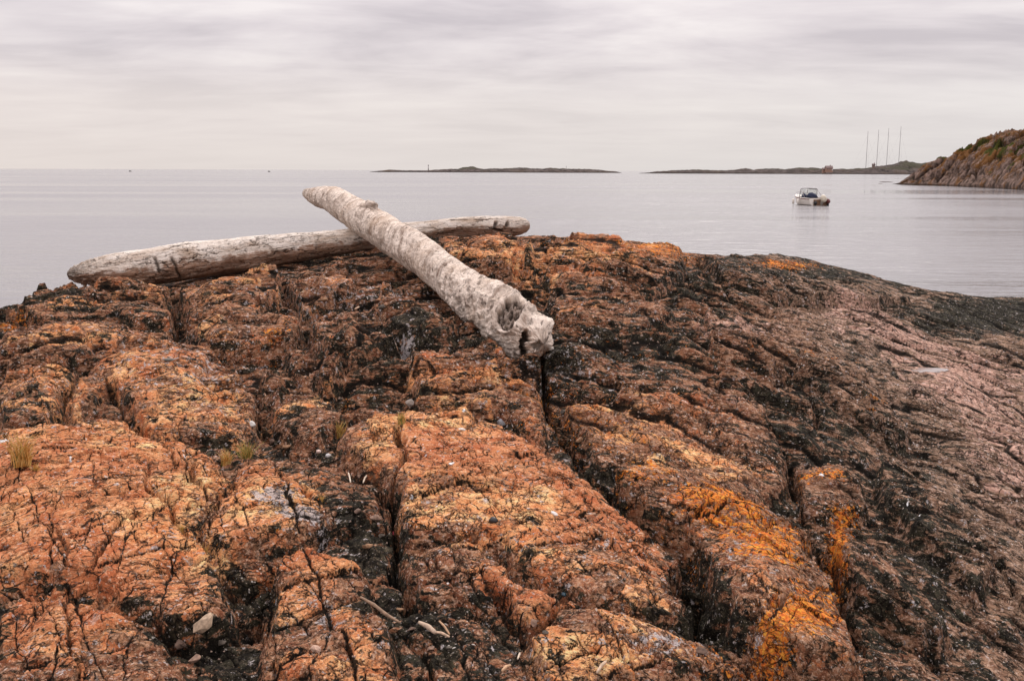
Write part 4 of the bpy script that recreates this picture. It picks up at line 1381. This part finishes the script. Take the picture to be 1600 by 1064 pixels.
# ------------------------------------------------------------------ the moored motor boat
bp = seapt(1263, 320.5)
boat = empty('motorboat', (bp[0], bp[1], -0.02), R(11))
boat.scale = (1.03, 1.0, 1.08)
tagd(boat, 'small white open motorboat with windscreen and outboard motors, stern towards the viewer', 'motorboat')
cream = plain('cream_gelcoat', (0.80, 0.74, 0.66), 0.35, var=0.04)
inner_m = plain('cockpit_lining', (0.50, 0.36, 0.24), 0.6)
navy = plain('navy_canvas', (0.015, 0.022, 0.055), 0.8)
black = plain('black_rubber', (0.012, 0.012, 0.012), 0.5)
maroon = plain('maroon_vinyl', (0.13, 0.025, 0.02), 0.5)
wood_m = plain('varnished_wood', (0.45, 0.25, 0.11), 0.4)
ns = 15
tS = np.linspace(0, 1, ns)
LB = 5.2


def sect(t):
    b_ = 1.10*(1-max(0, (t-0.35)/0.65)**2.3)
    g_ = 0.72+0.30*t**2
    ch = 0.10+0.35*max(0, (t-0.5)/0.5)**2
    kz = -0.32+0.62*max(0, (t-0.62)/0.38)**2.2
    y = t*LB-LB*0.45
    return y, max(b_, 0.03), g_, ch, kz


vs, fs = [], []
for t in tS:
    y, b_, g_, ch, kz = sect(t)
    for x, z in [(-b_, g_), (-b_*0.99, g_-0.12), (-b_*0.93, (g_+ch)/2), (-b_*0.80, ch), (0, kz), (b_*0.80, ch), (b_*0.93, (g_+ch)/2), (b_*0.99, g_-0.12), (b_, g_)]:
        vs.append((x, y, z))
for i in range(ns-1):
    for k in range(8):
        fs.append((i*9+k, i*9+k+1, (i+1)*9+k+1, (i+1)*9+k))
fs.append(tuple(range(8, -1, -1)))
# transom sits lower in the middle
hull = mesh_obj('hull', vs, fs, cream, boat, False)
vs, fs = [], []
for t in tS:
    y, b_, g_, ch, kz = sect(t)
    y2 = y+0.10 if t == 0 else y-(0.12 if t == 1 else 0)
    bi = max(b_-0.14, 0.01)
    for x, z in [(-b_-0.02, g_+0.012), (-bi, g_+0.03), (-bi, 0.25), (0, 0.22), (bi, 0.25), (bi, g_+0.03), (b_+0.02, g_+0.012)]:
        vs.append((x, y2 if abs(x) <= bi else y, z))
for i in range(ns-1):
    if tS[i] >= 0.62:   # fore deck is closed
        for a_, c_ in ((0, 1), (1, 5), (5, 6)):
            fs.append((i*7+a_, (i+1)*7+a_, (i+1)*7+c_, i*7+c_))
    else:
        for k in range(6):
            fs.append((i*7+k, (i+1)*7+k, (i+1)*7+k+1, i*7+k+1))
fs.append((1, 2, 3, 4, 5))
mesh_obj('deck', vs, fs, cream, boat, False)
y0 = -LB*0.45
mesh_obj('transom_board', *join([box(-0.60, 0.98, y0-0.08, y0-0.003, -0.05, 0.62)]), plain('weathered_board', (0.20, 0.11, 0.06), 0.6), boat, False)
# rubbing strake
for sgn in (-1, 1):
    path = []
    for t in tS:
        y, b_, g_, ch, kz = sect(t)
        path.append((sgn*(b_+0.015), y, g_-0.06))
    mesh_obj('rubbing_strake', *tube(path, [0.035]*ns, 6), maroon, boat)
# windscreen with frame
ws = mesh_obj('windscreen_frame', *join([
    tube([(-1.0, 0.15, 0.80), (-0.93, 0.0, 1.62)], [0.035]*2, 6), tube([(1.0, 0.15, 0.80), (0.93, 0.0, 1.62)], [0.035]*2, 6),
    tube([(-0.93, 0.0, 1.62), (-0.5, 0.16, 1.68), (0.0, 0.22, 1.70), (0.5, 0.16, 1.68), (0.93, 0.0, 1.62)], [0.035]*5, 6),
    tube([(0.0, 0.50, 0.92), (0.0, 0.22, 1.70)], [0.03]*2, 6), tube([(-1.0, -1.1, 0.78), (-0.93, 0.0, 1.62)], [0.03]*2, 6), tube([(1.0, -1.1, 0.78), (0.93, 0.0, 1.62)], [0.03]*2, 6)]), MAT_STEEL, boat)
gm, gt, gb = new_mat('tinted_glass')
gb.inputs['Base Color'].default_value = (0.80, 0.82, 0.80, 1); gb.inputs['Transmission Weight'].default_value = 1.0; gb.inputs['Roughness'].default_value = 0.03; gb.inputs['IOR'].default_value = 1.1
for sgn in (-1, 1):
    v = [(sgn*0.04, 0.49, 0.93), (sgn*0.97, 0.15, 0.84), (sgn*0.90, 0.01, 1.59), (sgn*0.04, 0.21, 1.66)]
    v2 = [(x, y+0.01, z) for x, y, z in v]
    mesh_obj('windscreen_pane', v+v2, [(0, 1, 2, 3), (7, 6, 5, 4), (0, 4, 5, 1), (1, 5, 6, 2), (2, 6, 7, 3), (3, 7, 4, 0)], gm, ws, False)
blobmesh('canvas_cover', (-0.15, -1.1, 0.86), (0.62, 0.5, 0.40), (0.1, 0.2, 0.3), navy, 3, boat, 0.25, 20, 12)
blobmesh('helm_seat', (-0.62, -0.2, 0.85), (0.28, 0.25, 0.30), (0, 0, 0), navy, 8, boat, 0.15, 16, 10)
mesh_obj('thwart', *box(-0.93, 0.93, -1.75, -1.35, 0.40, 0.47), wood_m, boat, False)
mesh_obj('side_seat', *box(0.45, 0.94, -1.30, -0.3, 0.40, 0.70), maroon, boat, False)


def outboard(x, y, z, tilt, k, cowl, leg, name):
    o, *_ = blobmesh(name, (0, 0, 0), (0.24*k, 0.34*k, 0.26*k), (0, 0, 0), cowl, 5, boat, 0.10, 20, 12)
    o.location = (x, y, z); o.rotation_euler = (tilt, 0, 0.1)
    mesh_obj('drive_leg', *join([box(-0.08*k, 0.08*k, -0.12*k, 0.10*k, -1.05*k, -0.18*k), box(-0.14*k, 0.14*k, -0.32*k, 0.16*k, -0.78*k, -0.73*k), box(-0.02*k, 0.02*k, -0.1*k, 0.08*k, -1.28*k, -1.05*k)]), leg, o, False)
    vs_, fs_ = [], []
    parts = [tube([(0, -0.34*k, -0.98*k), (0, 0.0, -0.98*k)], [0.05*k, 0.07*k], 8)]
    for q in range(3):
        a_ = q*2.094
        c_, s_ = math.cos(a_), math.sin(a_)
        parts.append(([(c_*0.04*k, -0.30*k, -0.98*k+s_*0.04*k), (c_*0.16*k-s_*0.05*k, -0.27*k, -0.98*k+s_*0.16*k+c_*0.05*k), (c_*0.17*k+s_*0.05*k, -0.33*k, -0.98*k+s_*0.17*k-c_*0.05*k)], [(0, 1, 2)]))
    mesh_obj('propeller', *join(parts), MAT_STEEL, o, False)
    return o


outboard(0.28, y0-0.42, 0.74, R(38), 1.25, plain('cream_cowl', (0.62, 0.55, 0.43), 0.4), plain('grey_leg', (0.42, 0.38, 0.33), 0.5), 'outboard_motor')
outboard(0.86, y0-0.30, 0.45, R(0), 0.85, maroon, black, 'outboard_motor')
outboard(-0.48, y0-0.16, 0.30, R(4), 0.7, black, black, 'outboard_motor')
for (x, y) in ((-1.30, 0.9), (-1.28, -0.2)):
    o = mesh_obj('fender', *tube([(x, y, 0.10), (x, y, 0.16), (x, y, 0.58), (x, y, 0.66)], [0.05, 0.13, 0.13, 0.04], 10), cream, boat)
mesh_obj('bow_rail', *tube([(-0.85, 0.75, 0.86), (-0.82, 0.9, 1.15), (-0.45, 2.1, 1.25), (0, 2.65, 1.28), (0.45, 2.1, 1.25), (0.82, 0.9, 1.15), (0.85, 0.75, 0.86)], [0.022]*7, 6), MAT_STEEL, boat)
bq = seapt(1187, 285)

# ------------------------------------------------------------------ small things lying on the rock
def stone(px, py, rx, ry, rz_, col, label, cat='stone', name='loose_stone', group=None, ang=0.35, rot_=None, seed=None, rough=0.85):
    p = ground(px, py)
    k = p[1]/F
    seed = seed if seed is not None else int(px*7+py) % 97
    mat = plain(name+'_surface', col, rough, var=0.22, scale=70, bump=0.003)
    if ang > 0.3:
        import bmesh
        rs_ = random.Random(seed)
        bm = bmesh.new()
        for q in range(16):
            a_, c_ = rs_.uniform(0, 2*math.pi), rs_.uniform(-1, 1)
            h_ = math.sqrt(1-c_*c_)
            bm.verts.new((math.cos(a_)*h_*rx*k*1.15, math.sin(a_)*h_*ry*k*1.15, c_*rz_*k))
        r_ = bmesh.ops.convex_hull(bm, input=bm.verts)
        bmesh.ops.delete(bm, geom=[g_ for g_ in r_['geom_interior'] if isinstance(g_, bmesh.types.BMVert)], context='VERTS')
        me = bpy.data.meshes.new(name); bm.to_mesh(me); bm.free(); me.materials.append(mat)
        o = bpy.data.objects.new(name, me); C.objects.link(o)
        o.location = (p[0], p[1], p[2]+rz_*k*0.35)
        tagd(o, label, cat, group)
    else:
        o = lump(name, (p[0], p[1], p[2]+rz_*k*0.35), rx*k, ry*k, rz_*k, mat, seed, label, None, cat, group, 16, 10, ang)
    o.rotation_euler = rot_ or (0.2, -0.15, seed*0.7)
    return o


stone(393, 665, 8, 6, 5, (0.66, 0.62, 0.57), 'small smooth white pebble at the head of a dark gully left of centre', 'pebble', 'pebble', None, 0.15)
stone(320, 980, 21, 12, 12, (0.50, 0.36, 0.24), 'pale tan wedge-shaped stone in the dark notch at lower left', ang=0.42, rot_=(0.5, -0.6, 0.3))
stone(770, 815, 8, 6, 6, (0.02, 0.018, 0.018), 'small rounded black pebble on the central rust slab', 'pebble', 'pebble', None, 0.12, rough=0.4)
stone(882, 932, 8, 4, 3.5, (0.015, 0.05, 0.07), 'dark blue mussel shell on the lower central slab', 'shell', 'mussel_shell', None, 0.10, rough=0.25)
stone(866, 803, 8, 4, 3, (0.80, 0.77, 0.73), 'white oval shell near the right edge of the central slab', 'shell', 'shell', None, 0.08)
stone(908, 818, 4, 3, 2.2, (0.75, 0.72, 0.68), 'tiny white shell fragment right of the white oval shell', 'shell', 'shell', None, 0.2)
stone(263, 564, 9, 4, 3, (0.17, 0.17, 0.15), 'flat grey green stone on top of the arched slab at left', ang=0.2)
stone(783, 659, 9, 7, 8, (0.33, 0.33, 0.34), 'blue grey angular stone in the crevice above the central slab', ang=0.4)
stone(640, 630, 9, 7, 7, (0.36, 0.30, 0.25), 'pale brown stone in the rubble above the central slab', ang=0.35)
stone(615, 832, 6, 3, 3, (0.62, 0.01, 0.03), 'bright red scrap of litter in the narrow central crevice', 'litter', 'litter_scrap', None, 0.4, rough=0.4)
stone(705, 725, 7, 5, 3, (0.78, 0.76, 0.73), 'white quartz chip on the upper part of the central slab', 'stone', 'quartz_chip', None, 0.35)
stone(720, 672, 8, 4, 2.4, (0.74, 0.70, 0.64), 'thin white flake at the top edge of the central slab', 'stone', 'quartz_chip', None, 0.3)
stone(513, 714, 5, 4, 4, (0.80, 0.77, 0.74), 'small white pebble in the gully right of the grass tufts', 'pebble', 'pebble', None, 0.2)
stone(497, 706, 4, 3, 3, (0.82, 0.62, 0.52), 'tiny pinkish pebble in the gully beside the white pebble', 'pebble', 'pebble', None, 0.2)
stone(1283, 744, 6, 4, 3, (0.80, 0.78, 0.75), 'white chip on the orange lichen knob at right', 'stone', 'quartz_chip', None, 0.25)
stone(830, 572, 5, 4, 4, (0.50, 0.50, 0.50), 'small grey pebble just below the hollow end of the upper log', 'pebble', 'pebble', None, 0.2)
stone(862, 546, 6, 4, 3, (0.52, 0.46, 0.40), 'pale pebble beside the end of the upper log', 'pebble', 'pebble', None, 0.25)
stone(493, 1015, 9, 7, 6, (0.55, 0.36, 0.26), 'pinkish pale stone in the rubble at lower left of centre', ang=0.4)
rr2 = random.Random(5)
mats = [plain('rubble_brown', c, 0.9, var=0.3, scale=70, bump=0.004) for c in ((0.16, 0.10, 0.07), (0.26, 0.16, 0.11), (0.10, 0.08, 0.06), (0.34, 0.19, 0.10))]
spots = [(560, 800, 7, 'brown angular stone highest in the rubble left of the narrow central crevice'), (587, 812, 9, 'squarish brown stone in the rubble left of the narrow central crevice'),
         (596, 838, 6, 'small brown stone low in the rubble beside the red scrap'), (575, 855, 8, 'dull olive stone under the squarish rubble stone'),
         (642, 985, 8, 'brown stone between the long stick and the bark chip'), (672, 1014, 7, 'small rust brown stone below the broad bark chip'),
         (700, 1012, 6, 'tiny brown stone right under the thin splinter'), (625, 955, 7, 'dark angular stone at the foot of the narrow central crevice'),
         (282, 1010, 11, 'large brown stone in the dark notch left of the tan wedge stone'), (305, 1030, 9, 'olive brown stone at the bottom of the lower left notch'),
         (348, 1003, 8, 'small brown stone right of the tan wedge stone'), (450, 700, 7, 'brown stone in the gully right of the white pebble'),
         (425, 690, 6, 'small dark stone close to the white pebble in the gully'), (562, 745, 7, 'rust brown stone in the rubble under the pale straw'),
         (882, 645, 7, 'small brown stone at the top of the long right-hand crevice'), (905, 690, 8, 'angular brown stone wedged in the long right-hand crevice'),
         (1095, 1018, 9, 'dark stone deep in the wide crevice at the bottom'), (1262, 800, 6, 'small brown stone beside the white quartz sliver'),
         (600, 482, 7, 'brown stone in the shade under the crossing logs'), (505, 470, 6, 'small brown stone under the cracked log on the left'),
         (715, 556, 7, 'dark brown stone in the hollow below the upper log'), (832, 975, 8, 'brown stone in the dark hollow at the bottom centre'), (852, 990, 6, 'small dull stone at the right rim of the bottom centre hollow')]
import bmesh
for i, (px, py, sz_, lab) in enumerate(spots):
    p = ground(px, py)
    k = p[1]/F*sz_
    bm = bmesh.new()
    for q in range(18):
        a_, c_ = rr2.uniform(0, 2*math.pi), rr2.uniform(-1, 1)
        h_ = math.sqrt(1-c_*c_); rd = rr2.uniform(0.8, 1.1)
        bm.verts.new((math.cos(a_)*h_*k*1.3*rd, math.sin(a_)*h_*k*rd, c_*k*0.7*rd))
    r_ = bmesh.ops.convex_hull(bm, input=bm.verts)
    bmesh.ops.delete(bm, geom=[g_ for g_ in r_['geom_interior'] if isinstance(g_, bmesh.types.BMVert)], context='VERTS')
    bmesh.ops.bevel(bm, geom=bm.edges[:], offset=k*0.06, segments=1, affect='EDGES')
    me = bpy.data.meshes.new('loose_stone'); bm.to_mesh(me); bm.free()
    me.materials.append(mats[i % 4])
    o = bpy.data.objects.new('loose_stone', me); C.objects.link(o)
    o.location = (p[0], p[1], p[2]+k*0.22)
    o.rotation_euler = (rr2.uniform(-.4, .4), rr2.uniform(-.4, .4), rr2.uniform(0, 6))
    tagd(o, lab, 'stone', 'loose brown stones in the crevices')

# sticks and splinters
def stick(pts, w, col, label, name='driftwood_stick', lift=0.012):
    ps = []
    for i, (px, py) in enumerate(pts):
        p = ground(px, py)
        ps.append([p[0], p[1], p[2]+lift])
    zs = [p[2] for p in ps]
    k = ps[0][1]/F
    # stiff: chord between the ends, lifted over whatever lies between
    n = len(ps)
    need = 0
    for i in range(n):
        t = i/(n-1)
        zc_ = zs[0]*(1-t)+zs[-1]*t
        need = max(need, min(zs[i]-zc_, 0.05))
    out = []
    for i in range(n):
        t = i/(n-1)
        out.append((ps[0][0]*(1-t)+ps[-1][0]*t, ps[0][1]*(1-t)+ps[-1][1]*t, zs[0]*(1-t)+zs[-1]*t+need*0.6+0.004*math.sin(i*2.1)))
    # subdivide
    fin = []
    for i in range(n-1):
        for q in range(4):
            t = q/4
            fin.append(tuple(out[i][c]*(1-t)+out[i+1][c]*t for c in range(3)))
    fin.append(out[-1])
    o0 = Vector(fin[0])
    m = len(fin)
    rad = [w*k*0.5*(0.35+0.65*math.sin(math.pi*min(1, (i+0.6)/(m+0.2)))**0.5)*(0.9+0.2*random.random()) for i in range(m)]
    v, f = tube([Vector(p)-o0 for p in fin], rad, 6)
    o = mesh_obj(name, v, f, plain('stick_wood', col, 0.8, var=0.2, scale=80, bump=0.002))
    o.location = o0
    tagd(o, label, 'stick')
    return o


stick([(556, 492), (566, 484), (577, 477)], 4, (0.62, 0.42, 0.28), 'short pale splinter on the rock below the crossing of the logs', 'wood_splinter')
stick([(563, 952), (582, 966), (600, 980), (626, 992)], 6, (0.30, 0.19, 0.12), 'long thin brown stick lying in the lower central gully')
stick([(655, 978), (668, 985), (680, 994)], 9, (0.55, 0.40, 0.28), 'broad pale bark chip in the lower central gully', 'wood_splinter')
stick([(676, 994), (690, 998), (703, 1000)], 5, (0.58, 0.40, 0.27), 'thin pale splinter touching the broad bark chip', 'wood_splinter')
stick([(687, 976), (695, 985), (703, 995)], 4, (0.45, 0.27, 0.15), 'slender brown twig standing above the broad bark chip', 'wood_splinter')
stick([(784, 1054), (792, 1048), (797, 1044)], 6, (0.62, 0.38, 0.22), 'small tan wood chip at the bottom edge right of centre', 'wood_splinter')
stick([(809, 1038), (812, 1031), (814, 1024)], 4, (0.68, 0.55, 0.42), 'short upright pale twig at the bottom edge', 'wood_splinter')
stick([(932, 1058), (940, 1048), (948, 1037)], 6, (0.58, 0.42, 0.29), 'straight pale peg of wood at the bottom edge under the slab', 'wood_splinter')
stick([(545, 743), (547, 750), (548, 757)], 3, (0.66, 0.55, 0.42), 'tiny pale straw in the rubble left of the central slab', 'wood_splinter')
stick([(566, 758), (570, 752), (573, 746)], 3, (0.60, 0.48, 0.36), 'tiny pale twig right of the straw in the rubble', 'wood_splinter')

# grass tufts
def grass_mat(name, c1_, c2_):
    m, t, b = new_mat(name)
    info = N(t, 'ShaderNodeTexCoord')
    n = noise(t, info.outputs['Object'], 60, 3)
    t.links.new(mixc(t, ramp(t, n, [(0.4, 0.0), (0.6, 1.0)]), c1_, c2_), b.inputs['Base Color'])
    b.inputs['Roughness'].default_value = 0.6
    return m


G1 = grass_mat('straw_grass', (0.55, 0.27, 0.05), (0.68, 0.45, 0.16)); G2 = grass_mat('green_grass', (0.13, 0.16, 0.03), (0.42, 0.36, 0.10))


def tuft(px, py, hpx, n, label, seed, mix_=0.5, spread=0.35):
    hpx *= 1.3; n = int(n*1.2)
    rr_ = random.Random(seed)
    p = ground(px, py); k = p[1]/F
    e_ = empty('grass_tuft', tuple(p))
    for (mat, cnt, nm) in ((G1, int(n*(1-mix_)), 'dry_blades'), (G2, int(n*mix_), 'green_blades')):
        vs, fs = [], []
        for q in range(cnt):
            a_ = rr_.uniform(0, 2*math.pi); ln = hpx*k*rr_.uniform(0.45, 1.0); lean = rr_.uniform(0.05, 1)*spread
            bx, by = rr_.gauss(0, hpx*k*0.10), rr_.gauss(0, hpx*k*0.10)
            w = rr_.uniform(0.0016, 0.0030)
            dx, dy = math.cos(a_), math.sin(a_)
            fa = rr_.uniform(0, math.pi); wx, wy = math.cos(fa)*w, math.sin(fa)*w
            o_ = len(vs)
            for s_ in range(5):
                t = s_/4
                off_ = lean*ln*(t**1.8)
                z = ln*(t-0.25*lean*t*t)-0.01
                ww = (1-t*0.85)
                vs += [(bx+dx*off_-wx*ww, by+dy*off_-wy*ww, z), (bx+dx*off_+wx*ww, by+dy*off_+wy*ww, z)]
            for s_ in range(4):
                fs.append((o_+s_*2, o_+s_*2+1, o_+s_*2+3, o_+s_*2+2))
        if fs:
            c = mesh_obj(nm, vs, fs, mat, e_, False)
            c['kind'] = 'stuff'
    tagd(e_, label, 'grass tuft', 'grass tufts growing in the rock crevices')
    return e_


tuft(36, 724, 50, 130, 'tall straw coloured grass tuft at the left edge of the rock', 1, 0.15, 0.7)
tuft(528, 682, 26, 90, 'yellow green grass tuft in the gully left of the central slab', 2, 0.4, 0.7)
tuft(385, 718, 30, 110, 'greenish grass tuft below the arched slab at left', 3, 0.55, 0.8)
tuft(354, 724, 24, 90, 'straw coloured grass tuft left of the greenish tuft', 4, 0.2, 0.8)
tuft(318, 872, 26, 70, 'small dry grass tuft in the crack across the left slab', 5, 0.15, 0.7)
tuft(500, 784, 16, 60, 'short dry grass tuft on the rubble beside the left slab', 6, 0.2, 0.8)
tuft(628, 660, 20, 60, 'short yellow grass tuft at the top of the narrow central crevice', 7, 0.4, 0.6)
tuft(285, 828, 12, 40, 'tiny yellow grass tuft at the bend of the left slab crack', 8, 0.3, 0.8)
tuft(55, 735, 14, 50, 'low dry grass tuft right beside the tall left-edge tuft', 9, 0.1, 0.9)

# shell grit and rock chips gathered in the crevices and hollows (far too many to count)
gv_, gf_ = [], []
rg_ = np.random.default_rng(5)
lowf = (crack > 0.25) & (Yg > 2.4) & (Yg < 7.5) & (np.abs(Tg) < 0.52)
idx = np.argwhere(lowf)
idx = idx[rg_.choice(len(idx), 5200, replace=False)]
gm1 = plain('grit', (0.34, 0.24, 0.18), 0.9, var=0.45, scale=9)
for (i, j) in idx:
    x, y, z = Xg[i, j], Yg[i, j], H[i, j]
    r_ = (0.0018+0.0035*rg_.random()**2.5)*y/3.2
    o_ = len(gv_)
    a0 = rg_.random()*6.28
    for k in range(4):
        a_ = a0+k*math.pi/2+rg_.uniform(-.4, .4)
        gv_.append((x+math.cos(a_)*r_*rg_.uniform(.7, 1.4), y+math.sin(a_)*r_*rg_.uniform(.7, 1.4), z+r_*rg_.uniform(-.2, .3)))
    gv_.append((x, y, z+r_*1.0)); gv_.append((x, y, z-r_))
    for k in range(4):
        gf_.append((o_+k, o_+(k+1) % 4, o_+4)); gf_.append((o_+(k+1) % 4, o_+k, o_+5))
grit = mesh_obj('rock_grit', gv_, gf_, gm1, smooth=False)
tagd(grit, 'fine brown and pale rock chips scattered in the crevices', 'grit', kind='stuff')
